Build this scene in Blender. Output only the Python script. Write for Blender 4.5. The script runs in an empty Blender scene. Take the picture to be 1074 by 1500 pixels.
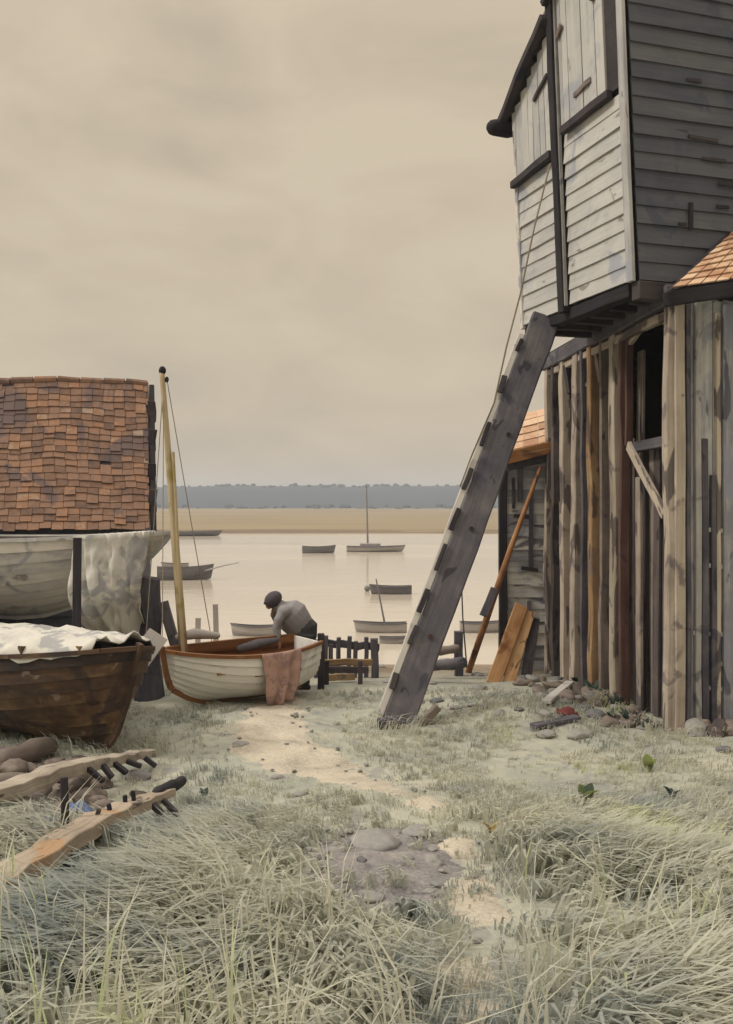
import bpy, bmesh, math, random
import numpy as np
from mathutils import Vector, Matrix, noise as mnoise
random.seed(7)
rng = np.random.default_rng(11)
scene = bpy.context.scene
C = scene.collection
PI = math.pi
F = 1400.0; CX = 537.0; HY = 735.0; EYE = 2.6
V = Vector

def P(px, py, D):
    return V(((px-CX)/F*D, D, EYE-(py-HY)/F*D))

def sstep(a, b, x):
    t = min(1, max(0, (x-a)/(b-a))); return t*t*(3-2*t)

def gz(x, y):
    if y < 9: z = 0.1*(9-y) if y > -2 else 1.1
    else: z = -0.012*(y-9)
    if y > 13: z += -2.55*sstep(12.2, 35, y) - 0.03*max(0, y-35)
    a = 1-sstep(11, 16, y)
    z += a*(0.035*math.sin(x*1.7+y*.9)+0.03*math.sin(x*.8-y*1.6+1)+0.015*math.sin(x*4.1+y*3.3)+0.008*math.sin(x*9+2)*math.sin(y*8))
    z += 0.22*sstep(2.2, 4.0, x)*(1-sstep(14, 18, y))*sstep(6.5, 9.5, y)*.5
    z += 0.12*math.exp(-((x-1.75)**2+(y-11.6)**2)/1.1)
    return z

def G(px, py, dz=0.0):
    """point on the ground seen at a pixel of the photograph"""
    k = (py-HY)/F; r = (px-CX)/F
    y = 3.0
    while y < 40:
        if EYE-k*y <= gz(r*y, y): break
        y += 0.01
    return V((r*y, y, gz(r*y, y)+dz))

# ------------------------------------------------------------------ objects
def tag(o, label=None, cat=None, group=None, kind=None):
    if label: o['label'] = label
    if cat: o['category'] = cat
    if group: o['group'] = group
    if kind: o['kind'] = kind
    return o

def empty(name, loc, label=None, cat=None, group=None, rz=0, rx=0, ry=0):
    o = bpy.data.objects.new(name, None); C.objects.link(o)
    o.empty_display_size = .1
    o.location = loc; o.rotation_euler = (rx, ry, rz)
    return tag(o, label, cat, group)

def copy_tree(o, parent=None):
    c = o.copy(); C.objects.link(c)
    if parent: c.parent = parent
    for ch in list(o.children): copy_tree(ch, c)
    return c

class MB:
    def __init__(s): s.v = []; s.f = []; s.g = []; s.r = []
    def add(s, vs, fs, gs=None, rnd=None):
        b = len(s.v)
        if rnd is None: rnd = random.random()
        off = V((random.random()*50, random.random()*50, random.random()*50))
        s.v += [V(p) for p in vs]
        s.f += [tuple(i+b for i in f) for f in fs]
        s.g += [V(p)+off for p in (gs if gs is not None else vs)]
        s.r += [rnd]*len(vs)
        return s
    def beam(s, p0, p1, w, h, up=(0,0,1), seg=1, jit=0.0, t1=1.0, rnd=None, ends=0.0):
        """timber from p0 to p1: w across, h along 'up'"""
        p0 = V(p0); p1 = V(p1); d = p1-p0; L = d.length; d = d/L
        up = V(up); a = d.cross(up)
        if a.length < 1e-4: a = d.cross(V((1,0,0)))
        a.normalize(); u = a.cross(d).normalized()
        vs = []; gs = []
        for i in range(seg+1):
            t = i/seg; k = 1+(t1-1)*t
            c = p0+d*L*t + a*random.uniform(-jit,jit) + u*random.uniform(-jit,jit)
            for (sx, sy) in ((-1,-1),(1,-1),(1,1),(-1,1)):
                j = 1+random.uniform(-jit,jit)*2
                e = d*random.uniform(-ends,ends) if i in (0,seg) else V((0,0,0))
                vs.append(c+a*(w/2*k*sx*j)+u*(h/2*k*sy*j)+e)
                gs.append(V((L*t, w/2*sx, h/2*sy)))
        fs = [(0,1,2,3)[::-1], tuple(seg*4+i for i in range(4))]
        for i in range(seg):
            for j in range(4):
                k = (j+1) % 4
                fs.append((i*4+j, i*4+k, i*4+4+k, i*4+4+j))
        return s.add(vs, fs, gs, rnd)
    def box(s, c, sz, rnd=None, rz=0):
        c = V(c); M = Matrix.Rotation(rz, 3, 'Z')
        vs = []; gs = []
        for z in (-1,1):
            for (x,y) in ((-1,-1),(1,-1),(1,1),(-1,1)):
                l = V((x*sz[0]/2, y*sz[1]/2, z*sz[2]/2)); vs.append(c+M@l); gs.append(l)
        return s.add(vs, [(3,2,1,0),(4,5,6,7),(0,1,5,4),(1,2,6,5),(2,3,7,6),(3,0,4,7)], gs, rnd)
    def tube(s, pts, rad, n=8, rnd=None, round_ends=False):
        pts = [V(p) for p in pts]
        if not hasattr(rad, '__len__'): rad = [rad]*len(pts)
        rad = list(rad)
        if round_ends:
            d0 = (pts[0]-pts[1]).normalized(); d1 = (pts[-1]-pts[-2]).normalized()
            pre = [(pts[0]+d0*rad[0]*math.sin(a), rad[0]*max(.02,math.cos(a))) for a in (PI/2*.98, PI/2*.7, PI/2*.35)]
            post = [(pts[-1]+d1*rad[-1]*math.sin(a), rad[-1]*max(.02,math.cos(a))) for a in (PI/2*.35, PI/2*.7, PI/2*.98)]
            pts = [p for p,_ in pre]+pts+[p for p,_ in post]
            rad = [r for _,r in pre]+rad+[r for _,r in post]
        vs = []; gs = []; L = 0; prev = None
        for i, p in enumerate(pts):
            d = (pts[min(i+1,len(pts)-1)]-pts[max(i-1,0)])
            if d.length < 1e-6: d = V((0,0,1))
            d.normalize()
            if prev is None:
                a = d.cross(V((0,0,1)))
                if a.length < .05: a = d.cross(V((0,1,0)))
            else: a = prev-d*prev.dot(d)
            a.normalize(); prev = a; b = d.cross(a)
            if i: L += (pts[i]-pts[i-1]).length
            for k in range(n):
                t = 2*PI*k/n
                vs.append(p+(a*math.cos(t)+b*math.sin(t))*rad[i])
                gs.append(V((L, math.cos(t)*rad[i], math.sin(t)*rad[i])))
        fs = [tuple(range(n))[::-1], tuple((len(pts)-1)*n+k for k in range(n))]
        for i in range(len(pts)-1):
            for k in range(n):
                q = (k+1) % n
                fs.append((i*n+k, i*n+q, (i+1)*n+q, (i+1)*n+k))
        return s.add(vs, fs, gs, rnd)
    def prism(s, poly, th, rnd=None):
        poly = [V(p) for p in poly]; th = V(th); n = len(poly)
        vs = poly+[p+th for p in poly]
        fs = [tuple(range(n))[::-1], tuple(range(n,2*n))]
        for i in range(n):
            j = (i+1) % n; fs.append((i, j, n+j, n+i))
        return s.add(vs, fs, None, rnd)
    def grid(s, rows, rnd=None, gs=None, close=False):
        nr = len(rows); nc = len(rows[0]); vs = [p for r in rows for p in r]; fs = []
        for i in range(nr-1):
            for j in range(nc-1 if not close else nc):
                k = (j+1) % nc
                fs.append((i*nc+j, i*nc+k, (i+1)*nc+k, (i+1)*nc+j))
        return s.add(vs, fs, gs, rnd)
    def ellipsoid(s, c, r, M=None, n=14, rnd=None):
        c = V(c); M = M or Matrix.Identity(3); rows = []
        for i in range(n+1):
            th = PI*i/n
            sn = max(math.sin(th), .01)
            rows.append([c+M@V((r[0]*sn*math.cos(2*PI*k/n), r[1]*sn*math.sin(2*PI*k/n), -r[2]*math.cos(th))) for k in range(n)])
        b = len(s.v)
        s.grid(rows, rnd, close=True)
        s.f.append(tuple(b+k for k in range(n))[::-1]); s.f.append(tuple(b+n*n+k for k in range(n)))
        return s
    def build(s, name, mat, parent=None, smooth=False, bevel=0, origin=None, local=False, solid=0, angle=None):
        o0 = V((0,0,0))
        if parent is not None and not local:
            o0 = parent.location.copy()
            q = parent.parent
            while q is not None: o0 += q.location; q = q.parent
        if origin is not None: o0 = V(origin)
        if parent is None and origin is None and not local:
            xs = [p.x for p in s.v]; ys = [p.y for p in s.v]; zs = [p.z for p in s.v]
            o0 = V(((min(xs)+max(xs))/2, (min(ys)+max(ys))/2, min(zs)))
        me = bpy.data.meshes.new(name)
        me.from_pydata([p-o0 for p in s.v], [], s.f)
        a = me.attributes.new('gco', 'FLOAT_VECTOR', 'POINT'); a.data.foreach_set('vector', [c for p in s.g for c in p])
        a = me.attributes.new('rnd', 'FLOAT', 'POINT'); a.data.foreach_set('value', s.r)
        me.materials.append(mat)
        if smooth: me.polygons.foreach_set('use_smooth', [True]*len(me.polygons))
        me.update()
        ob = bpy.data.objects.new(name, me); C.objects.link(ob)
        if parent is not None:
            ob.parent = parent
            if origin is not None:
                ob.location = o0-parent.location
        else:
            ob.location = o0
        if solid:
            m = ob.modifiers.new('Solid', 'SOLIDIFY'); m.thickness = solid; m.offset = 0
        if bevel:
            m = ob.modifiers.new('Bevel', 'BEVEL'); m.width = bevel; m.segments = 1; m.limit_method = 'ANGLE'
        return ob

def remesh(ob, vox, smooth_it=4):
    m = ob.modifiers.new('R', 'REMESH'); m.mode = 'VOXEL'; m.voxel_size = vox; m.use_smooth_shade = True
    if smooth_it:
        q = ob.modifiers.new('S', 'SMOOTH'); q.factor = .5; q.iterations = smooth_it
    dg = bpy.context.evaluated_depsgraph_get(); dg.update()
    me = bpy.data.meshes.new_from_object(ob.evaluated_get(dg))
    mats = [x for x in ob.data.materials]
    ob.modifiers.clear(); ob.data = me
    if not me.materials:
        for x in mats: me.materials.append(x)
    return ob

# ---------------------------------------------------------------- materials
def newmat(name):
    m = bpy.data.materials.new(name); m.use_nodes = True
    nt = m.node_tree; b = nt.nodes['Principled BSDF']
    return m, nt, b
def nd(nt, t, **kw):
    n = nt.nodes.new(t)
    for k, v in kw.items(): setattr(n, k, v)
    return n
def math_(nt, op, a, b=None, clamp=False):
    n = nd(nt, 'ShaderNodeMath', operation=op, use_clamp=clamp)
    for i, x in enumerate((a, b)):
        if x is None: continue
        if hasattr(x, 'links'): nt.links.new(x, n.inputs[i])
        else: n.inputs[i].default_value = x
    return n.outputs[0]
def ramp(nt, fac, cols, interp='LINEAR'):
    n = nd(nt, 'ShaderNodeValToRGB'); e = n.color_ramp.elements; n.color_ramp.interpolation = interp
    while len(e) < len(cols): e.new(.5)
    for i, c in enumerate(cols):
        if len(c) == 4: p, c = c[0], c[1:]
        else: p = i/(len(cols)-1)
        e[i].position = p; e[i].color = (*c, 1)
    nt.links.new(fac, n.inputs[0]); return n.outputs[0]
def noise_(nt, vec, scale, detail=4, rough=.55, dist=0.0):
    n = nd(nt, 'ShaderNodeTexNoise'); n.inputs['Scale'].default_value = scale; n.inputs['Detail'].default_value = detail
    n.inputs['Roughness'].default_value = rough; n.inputs['Distortion'].default_value = dist
    if vec is not None: nt.links.new(vec, n.inputs['Vector'])
    return n.outputs['Fac']
def vscale(nt, vec, sc):
    n = nd(nt, 'ShaderNodeMapping'); n.inputs['Scale'].default_value = sc; nt.links.new(vec, n.inputs['Vector']); return n.outputs[0]
def mixc(nt, fac, a, b):
    n = nd(nt, 'ShaderNodeMix', data_type='RGBA')
    if hasattr(fac, 'links'): nt.links.new(fac, n.inputs['Factor'])
    else: n.inputs['Factor'].default_value = fac
    for x, s in ((a, 'A'), (b, 'B')):
        i = [q for q in n.inputs if q.name == s and q.type == 'RGBA'][0]
        if hasattr(x, 'links'): nt.links.new(x, i)
        else: i.default_value = (*x, 1)
    return [q for q in n.outputs if q.type == 'RGBA'][0]
def sat(nt, x, lo, hi):
    n = nd(nt, 'ShaderNodeMapRange'); n.clamp = True; n.interpolation_type = 'SMOOTHSTEP'
    n.inputs[1].default_value = lo; n.inputs[2].default_value = hi
    nt.links.new(x, n.inputs[0]); return n.outputs[0]

def weathered(name, cols, stain=None, stain_at=(.58,.66), stain_scale=2.2, grain=(1.4, 26, 26), rnd_w=.45, blotch=.5, rough=.85, bump=.35, spec=.25, stain2=None, s2_at=(.6,.64), s2_scale=5.0):
    m, nt, b = newmat(name); L = nt.links.new
    g = nd(nt, 'ShaderNodeAttribute', attribute_name='gco').outputs['Vector']
    r = nd(nt, 'ShaderNodeAttribute', attribute_name='rnd').outputs['Fac']
    gr = noise_(nt, vscale(nt, g, grain), 1.0, 6, .6, .3)
    bl = noise_(nt, g, 1.7, 4, .6, .6)
    fac = math_(nt, 'ADD', math_(nt, 'MULTIPLY', math_(nt, 'SUBTRACT', gr, .5), .9), math_(nt, 'MULTIPLY', math_(nt, 'SUBTRACT', bl, .5), blotch*2))
    fac = math_(nt, 'ADD', fac, math_(nt, 'MULTIPLY', math_(nt, 'SUBTRACT', r, .5), rnd_w*2))
    fac = math_(nt, 'ADD', fac, .5, True)
    col = ramp(nt, fac, cols)
    pos = nd(nt, 'ShaderNodeNewGeometry').outputs['Position']
    if stain:
        s = sat(nt, noise_(nt, pos, stain_scale, 5, .55, .8), *stain_at)
        col = mixc(nt, math_(nt, 'MULTIPLY', s, .8), col, stain)
    if stain2:
        s = sat(nt, noise_(nt, vscale(nt, g, (.35,1,1)), s2_scale, 4, .5, .5), *s2_at)
        col = mixc(nt, math_(nt, 'MULTIPLY', s, .75), col, stain2)
    L(col, b.inputs['Base Color'])
    b.inputs['Roughness'].default_value = rough
    b.inputs['Specular IOR Level'].default_value = spec
    bp = nd(nt, 'ShaderNodeBump'); bp.inputs['Strength'].default_value = bump; bp.inputs['Distance'].default_value = .01
    L(gr, bp.inputs['Height']); L(bp.outputs[0], b.inputs['Normal'])
    return m

PALE = weathered('pale_limewashed_boards', [(.25,.25,.26),(.38,.375,.365),(.46,.45,.425),(.51,.495,.46)], stain=(.28,.295,.34), stain_at=(.55,.68), stain2=(.19,.165,.15), s2_at=(.66,.69), s2_scale=7, rnd_w=.25)
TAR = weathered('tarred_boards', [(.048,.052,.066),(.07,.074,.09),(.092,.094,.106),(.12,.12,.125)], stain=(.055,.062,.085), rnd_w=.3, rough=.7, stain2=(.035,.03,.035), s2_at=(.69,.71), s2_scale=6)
DARK = weathered('dark_old_timber', [(.012,.011,.014),(.035,.03,.034),(.06,.05,.05)], stain=(.02,.02,.035), rough=.8)
PROP = weathered('grey_purple_timber', [(.035,.034,.042),(.066,.062,.076),(.098,.091,.103),(.15,.138,.138)], stain=(.045,.045,.066), rough=.8, rnd_w=.2, blotch=.9, bump=.6, stain2=(.025,.023,.03), s2_at=(.64,.67), s2_scale=6)
PROPL = weathered('silvered_lit_timber', [(.20,.19,.19),(.40,.385,.36),(.52,.49,.44)], stain=(.10,.10,.12), rnd_w=.4)  # silvered boards; on the big prop this pale tone stands for sunlight
CREAM = weathered('bleached_posts', [(.11,.092,.085),(.27,.225,.19),(.40,.34,.275),(.49,.43,.34)], stain=(.13,.105,.115), stain2=(.045,.036,.042), s2_at=(.55,.59), s2_scale=3.2, rnd_w=.4)
OCHRE = weathered('ochre_boards', [(.11,.07,.045),(.25,.155,.08),(.36,.25,.135),(.43,.35,.23)], stain=(.14,.11,.10), stain2=(.06,.042,.04), s2_at=(.58,.62), s2_scale=4)
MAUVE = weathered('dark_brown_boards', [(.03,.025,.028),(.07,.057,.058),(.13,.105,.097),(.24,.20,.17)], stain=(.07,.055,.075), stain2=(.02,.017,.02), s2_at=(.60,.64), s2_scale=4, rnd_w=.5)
BLUEG = weathered('blue_grey_boards', [(.22,.22,.245),(.42,.42,.42),(.56,.54,.50),(.62,.585,.52)], stain=(.24,.25,.31), stain_at=(.5,.62), stain2=(.055,.055,.085), s2_at=(.60,.64), s2_scale=4, rnd_w=.5)
ORANGE = weathered('orange_new_boards', [(.12,.055,.03),(.30,.145,.06),(.45,.26,.12),(.50,.36,.21)], stain=(.22,.085,.03), stain2=(.05,.025,.02), s2_at=(.64,.68), rnd_w=.3)
TILE = weathered('clay_tiles', [(.085,.062,.06),(.15,.088,.06),(.19,.112,.075),(.22,.135,.095),(.26,.135,.075),(.30,.215,.155)], grain=(14,14,14), rnd_w=.36, blotch=.45, stain2=(.33,.25,.19), s2_at=(.66,.72), s2_scale=2.2, stain=(.10,.075,.075), stain_at=(.55,.63), stain_scale=1.1, rough=.9)
TILE2 = weathered('pale_clay_tiles', [(.36,.20,.12),(.55,.36,.23),(.62,.45,.31)], grain=(10,10,10), rnd_w=.4, rough=.9, stain=(.38,.2,.11))
HULLW = weathered('white_painted_hull', [(.48,.47,.45),(.70,.68,.63),(.77,.75,.69),(.80,.78,.72)], grain=(1.0,9,9), rnd_w=.12, blotch=.5, rough=.55, bump=.12, stain=(.58,.56,.55), stain2=(.36,.35,.37), s2_at=(.64,.72), s2_scale=3)
HULLC = weathered('cream_hull', [(.34,.29,.19),(.52,.45,.31),(.62,.55,.40)], grain=(1,9,9), rnd_w=.15, rough=.6, bump=.12, stain=(.36,.31,.22))
HULLB = weathered('rotten_brown_hull', [(.018,.012,.010),(.048,.027,.018),(.095,.053,.028),(.18,.115,.058)], grain=(1.0,14,14), rnd_w=.45, blotch=.8, rough=.6, stain=(.028,.018,.018), stain_at=(.5,.62), stain2=(.26,.21,.16), s2_at=(.70,.73), s2_scale=3, spec=.3)
HULLG = weathered('faded_grey_hull', [(.22,.215,.215),(.40,.385,.36),(.52,.49,.44),(.58,.55,.48)], grain=(1.0,10,10), rnd_w=.25, rough=.7, bump=.15, stain=(.26,.26,.29), stain_at=(.55,.66), stain2=(.17,.15,.16), s2_at=(.66,.69), s2_scale=3.5)
BROWNIN = weathered('varnished_brown', [(.09,.035,.015),(.20,.085,.03),(.32,.15,.055)], rough=.5, stain=(.08,.04,.03))
REDBR = weathered('red_brown_post', [(.05,.025,.022),(.11,.06,.05),(.20,.14,.11)], stain=(.06,.04,.045), rnd_w=.2)
MAST = weathered('spruce_spar', [(.22,.16,.09),(.36,.28,.16),(.46,.38,.24)], grain=(2,30,30), rough=.6, stain=(.28,.22,.07))
SHADEB = weathered('far_grey_hull', [(.25,.235,.23),(.33,.31,.295),(.40,.37,.345)], rough=.7)
DARKB = weathered('far_dark_hull', [(.10,.095,.10),(.135,.13,.135),(.19,.18,.175)], rough=.7)
LOG = weathered('bark_brown', [(.05,.04,.035),(.12,.095,.08),(.20,.165,.14)], grain=(3,10,10), stain=(.05,.042,.06))
DRIFT = weathered('drift_timber', [(.09,.072,.065),(.26,.22,.175),(.42,.37,.30)], grain=(1.4,38,38), stain=(.14,.11,.10), rnd_w=.3, bump=.8, blotch=.8, stain2=(.045,.036,.04), s2_at=(.60,.64))
DRIFTO = weathered('drift_timber_warm', [(.11,.085,.07),(.30,.245,.185),(.43,.365,.28)], grain=(1.4,38,38), bump=.8, stain=(.33,.20,.105), stain_at=(.58,.63), rnd_w=.2, stain2=(.06,.045,.045), s2_at=(.60,.64))
ROPE = weathered('hemp_rope', [(.13,.105,.075),(.20,.165,.12),(.27,.23,.17)], grain=(60,4,4), bump=.8)
IRON = weathered('rusty_iron', [(.03,.02,.018),(.07,.035,.025)], rough=.7)
STONE = weathered('grey_stone', [(.10,.10,.105),(.19,.185,.18),(.28,.265,.24)], grain=(9,9,9), rnd_w=.5, rough=.9, stain=(.12,.12,.10))
CANVAS = weathered('pale_canvas', [(.30,.295,.28),(.50,.48,.43),(.60,.57,.49)], grain=(7,7,7), rnd_w=.1, blotch=.7, rough=.95, stain=(.25,.25,.26), stain_at=(.53,.60), bump=.3)
GREYCAN = weathered('grey_canvas', [(.20,.195,.19),(.30,.29,.275),(.38,.37,.34)], grain=(7,7,7), rnd_w=.1, rough=.95)
RED = weathered('red_rag', [(.07,.018,.018),(.12,.03,.028),(.16,.055,.045)], grain=(12,12,12), rough=.95)
BLUE = weathered('blue_rag', [(.045,.07,.14),(.09,.13,.23),(.17,.21,.29)], grain=(12,12,12), rough=.95)
SKIN = weathered('skin', [(.28,.15,.10),(.34,.19,.13)], grain=(20,20,20), bump=.05, rough=.6)
SHIRT = weathered('grey_shirt', [(.17,.165,.17),(.25,.24,.24),(.32,.31,.29)], grain=(9,9,9), rnd_w=.1, bump=.25, rough=.95)
CAP = weathered('mauve_cap', [(.075,.062,.075),(.12,.10,.115)], grain=(20,20,20), rough=.95)
TROUS = weathered('pink_trousers', [(.26,.15,.12),(.40,.25,.20),(.47,.32,.26)], grain=(8,8,8), rnd_w=.1, blotch=.8, bump=.4, rough=.95, stain=(.24,.16,.15), stain_at=(.54,.62), stain_scale=9)
BOOT = weathered('boot_leather', [(.03,.02,.017),(.06,.04,.03)], rough=.6)
COAT = weathered('dark_coat', [(.05,.05,.052),(.085,.082,.08),(.12,.11,.10)], grain=(9,9,9), rough=.95)
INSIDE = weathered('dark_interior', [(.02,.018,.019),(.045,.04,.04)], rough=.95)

def foliage_mat(name, cols):
    m, nt, b = newmat(name); L = nt.links.new
    r = nd(nt, 'ShaderNodeAttribute', attribute_name='rnd').outputs['Fac']
    pos = nd(nt, 'ShaderNodeNewGeometry').outputs['Position']
    n = noise_(nt, pos, .75, 4, .6, .5)
    f = math_(nt, 'ADD', r, math_(nt, 'MULTIPLY', math_(nt, 'SUBTRACT', n, .5), .8), True)
    col = ramp(nt, f, cols)
    tr = nd(nt, 'ShaderNodeBsdfTranslucent'); df = nd(nt, 'ShaderNodeBsdfDiffuse'); mx = nd(nt, 'ShaderNodeMixShader')
    mx.inputs[0].default_value = .5
    L(col, tr.inputs[0]); L(col, df.inputs[0]); L(df.outputs[0], mx.inputs[1]); L(tr.outputs[0], mx.inputs[2])
    L(mx.outputs[0], nt.nodes['Material Output'].inputs[0]); nt.nodes.remove(b)
    return m
GRASS = foliage_mat('dry_grass', [(0,.30,.335,.325),(.15,.39,.41,.375),(.3,.46,.465,.41),(.45,.50,.505,.415),(.6,.545,.545,.455),(.75,.58,.57,.475),(.87,.62,.595,.485),(1,.50,.56,.32)])
DOCK = foliage_mat('weed_leaves', [(.075,.10,.07),(.16,.20,.075),(.22,.25,.09)])
DOCKB = foliage_mat('blue_weed_leaves', [(.035,.055,.055),(.07,.095,.085),(.11,.14,.11)])
DOCKY = foliage_mat('yellow_weed_leaves', [(.30,.21,.05),(.38,.28,.09)])

def ground_mat():
    m, nt, b = newmat('rough_ground'); L = nt.links.new
    pos = nd(nt, 'ShaderNodeNewGeometry').outputs['Position']
    n1 = noise_(nt, pos, .9, 6, .6, .6); n2 = noise_(nt, pos, 7, 5, .6); n3 = noise_(nt, vscale(nt, pos, (1.0,.7,1)), 2.4, 4, .5, 1.0)
    f = math_(nt, 'ADD', math_(nt, 'MULTIPLY', n1, .7), math_(nt, 'MULTIPLY', n2, .3))
    col = ramp(nt, f, [(.3,.22,.235,.20),(.45,.29,.295,.245),(.55,.35,.345,.28),(.68,.44,.41,.32)])
    col = mixc(nt, math_(nt, 'MULTIPLY', sat(nt, n3, .56, .62), .6), col, (.22,.21,.205))
    sx = nd(nt, 'ShaderNodeSeparateXYZ'); L(pos, sx.inputs[0])
    mud = sat(nt, math_(nt, 'ADD', sx.outputs['Y'], math_(nt, 'MULTIPLY', n1, 3)), 15.5, 18.5)
    mudc = ramp(nt, n2, [(.3,.17,.13,.09),(.6,.25,.20,.14),(.8,.30,.25,.19)])
    col = mixc(nt, mud, col, mudc)
    L(col, b.inputs['Base Color']); b.inputs['Roughness'].default_value = .95; b.inputs['Specular IOR Level'].default_value = .15
    bp = nd(nt, 'ShaderNodeBump'); bp.inputs['Strength'].default_value = .6; bp.inputs['Distance'].default_value = .03
    L(noise_(nt, pos, 14, 6, .65), bp.inputs['Height']); L(bp.outputs[0], b.inputs['Normal'])
    return m
def soil_mat(name, cols, sc):
    m, nt, b = newmat(name); L = nt.links.new
    pos = nd(nt, 'ShaderNodeNewGeometry').outputs['Position']
    n1 = noise_(nt, pos, sc, 6, .65, .6); n2 = noise_(nt, pos, 34, 5, .7)
    f = math_(nt, 'ADD', math_(nt, 'MULTIPLY', n1, .6), math_(nt, 'MULTIPLY', n2, .4))
    L(ramp(nt, f, cols), b.inputs['Base Color']); b.inputs['Roughness'].default_value = .95; b.inputs['Specular IOR Level'].default_value = .1
    bp = nd(nt, 'ShaderNodeBump'); bp.inputs['Strength'].default_value = .9; bp.inputs['Distance'].default_value = .035
    L(noise_(nt, pos, 20, 6, .65), bp.inputs['Height']); L(bp.outputs[0], b.inputs['Normal'])
    return m
GROUND = ground_mat()
SAND = soil_mat('sandy_path', [(.36,.26,.235,.195),(.45,.41,.365,.29),(.54,.50,.44,.35),(.66,.57,.505,.40)], 2.5)
EARTH = soil_mat('bare_earth', [(.36,.12,.112,.115),(.46,.20,.187,.185),(.55,.26,.24,.225),(.66,.34,.315,.28)], 4.5)
MARSH = soil_mat('salt_marsh', [(.3,.19,.145,.085),(.5,.25,.195,.12),(.7,.31,.245,.155)], .012)
HILL = soil_mat('hazed_wooded_hill', [(.3,.03,.04,.055),(.5,.045,.057,.072),(.7,.06,.075,.09)], .02)  # blue of the distant air is mixed into the woodland colour
MUDB = soil_mat('mud_edge', [(.3,.14,.10,.07),(.6,.2,.15,.1)], .05)

def water_mat():
    m, nt, b = newmat('river_water'); L = nt.links.new
    pos = nd(nt, 'ShaderNodeNewGeometry').outputs['Position']
    n = noise_(nt, vscale(nt, pos, (.35,1.2,1)), .9, 5, .6, .4)
    big = noise_(nt, vscale(nt, pos, (.012,.05,1)), 1, 4, .6, .6)
    L(ramp(nt, big, [(.35,.44,.385,.315),(.65,.52,.455,.37)]), b.inputs['Base Color'])
    L(math_(nt, 'ADD', math_(nt, 'MULTIPLY', big, .2), .04), b.inputs['Roughness'])
    bp = nd(nt, 'ShaderNodeBump'); bp.inputs['Strength'].default_value = .22; bp.inputs['Distance'].default_value = .08
    L(n, bp.inputs['Height']); L(bp.outputs[0], b.inputs['Normal'])
    return m
WATER = water_mat()

# ------------------------------------------------------------------ setting
def axis(lo, hi, fine_lo, fine_hi, fs, grow=1.25):
    a = list(np.arange(fine_lo, fine_hi+1e-6, fs)); s = fs; x = fine_lo
    while x > lo: s *= grow; x -= s; a.insert(0, max(x, lo))
    s = fs; x = a[-1]
    while x < hi: s *= grow; x += s; a.append(min(x, hi))
    return a
xs = axis(-300, 300, -5, 6, .1); ys = axis(-60, 60, 3, 16, .1)
m = MB(); m.grid([[V((x, y, gz(x, y))) for x in xs] for y in ys], rnd=.5)
tag(m.build('ground', GROUND, smooth=True, origin=(0,0,0)), 'rough grassy yard sloping down to the river', 'ground', kind='structure')

def mask_sheet(name, mat, inside, x0, x1, y0, y1, st, dz, label, cat):
    """sheet over the cells where inside(x,y) > 0"""
    nx = int((x1-x0)/st); ny = int((y1-y0)/st); idx = {}; vs = []; fs = []
    def vi(i, j):
        if (i,j) not in idx:
            x = x0+i*st; y = y0+j*st
            e = inside(x, y); idx[(i,j)] = len(vs)
            vs.append(V((x, y, gz(x, y)+dz*min(1, max(-.6, e*6)))))
        return idx[(i,j)]
    for j in range(ny):
        for i in range(nx):
            if inside(x0+(i+.5)*st, y0+(j+.5)*st) > 0:
                fs.append((vi(i,j), vi(i+1,j), vi(i+1,j+1), vi(i,j+1)))
    m = MB(); m.add(vs, fs, rnd=.5)
    o = m.build(name, mat, smooth=True, origin=(0,0,0)); tag(o, label, cat, kind='structure'); return o

path_px = [(412,1012,26),(405,1040,40),(395,1072,52),(405,1096,62),(450,1116,56),(520,1143,42),(585,1163,24),(620,1180,9),(640,1205,8),(675,1235,18),(700,1270,24),(705,1330,36),(702,1400,50),(690,1480,58),(670,1600,66)]
path_pts = []
for (a, b, w) in path_px:
    if b > 1490:
        p = V(((a-CX)/F*3.2, 3.2, 0))
    else: p = G(a, b)
    path_pts.append((p.x, p.y, w/F*p.y))
def seg_d(x, y):
    best = -9
    for k in range(len(path_pts)-1):
        ax, ay, aw = path_pts[k]; bx, by, bw = path_pts[k+1]
        dx, dy = bx-ax, by-ay; t = max(0, min(1, ((x-ax)*dx+(y-ay)*dy)/(dx*dx+dy*dy)))
        # widths are across the picture: stretch depth
        d = math.hypot((x-ax-dx*t), (y-ay-dy*t)*.8)
        best = max(best, (aw+(bw-aw)*t)-d)
    return best
def path_in(x, y):
    brk = 1-sstep(7.2, 8.4, y)
    return seg_d(x, y) -.07*brk + (.13+.26*brk)*mnoise.noise(V((x*2.6, y*2.6, 0))) + .09*mnoise.noise(V((x*7, y*7, 3)))+.05*mnoise.noise(V((x*17, y*17, 3)))
mask_sheet('path', SAND, path_in, -2.6, 1.6, 2.2, 13.2, .035, .014, 'pale sandy footpath winding through the grass', 'path')
ec = G(565, 1262)
def earth_in(x, y):
    return .46-math.hypot((x-ec.x)*.95, (y-ec.y)*.5)+.16*mnoise.noise(V((x*2.2+4, y*2.2, 5)))+.12*mnoise.noise(V((x*7, y*6, 1)))+.05*mnoise.noise(V((x*18, y*14, 1)))
mask_sheet('bare_earth', EARTH, earth_in, ec.x-1.2, ec.x+1.2, ec.y-1.8, ec.y+1.8, .03, .017, 'dark patch of bare trodden earth', 'earth')

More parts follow.
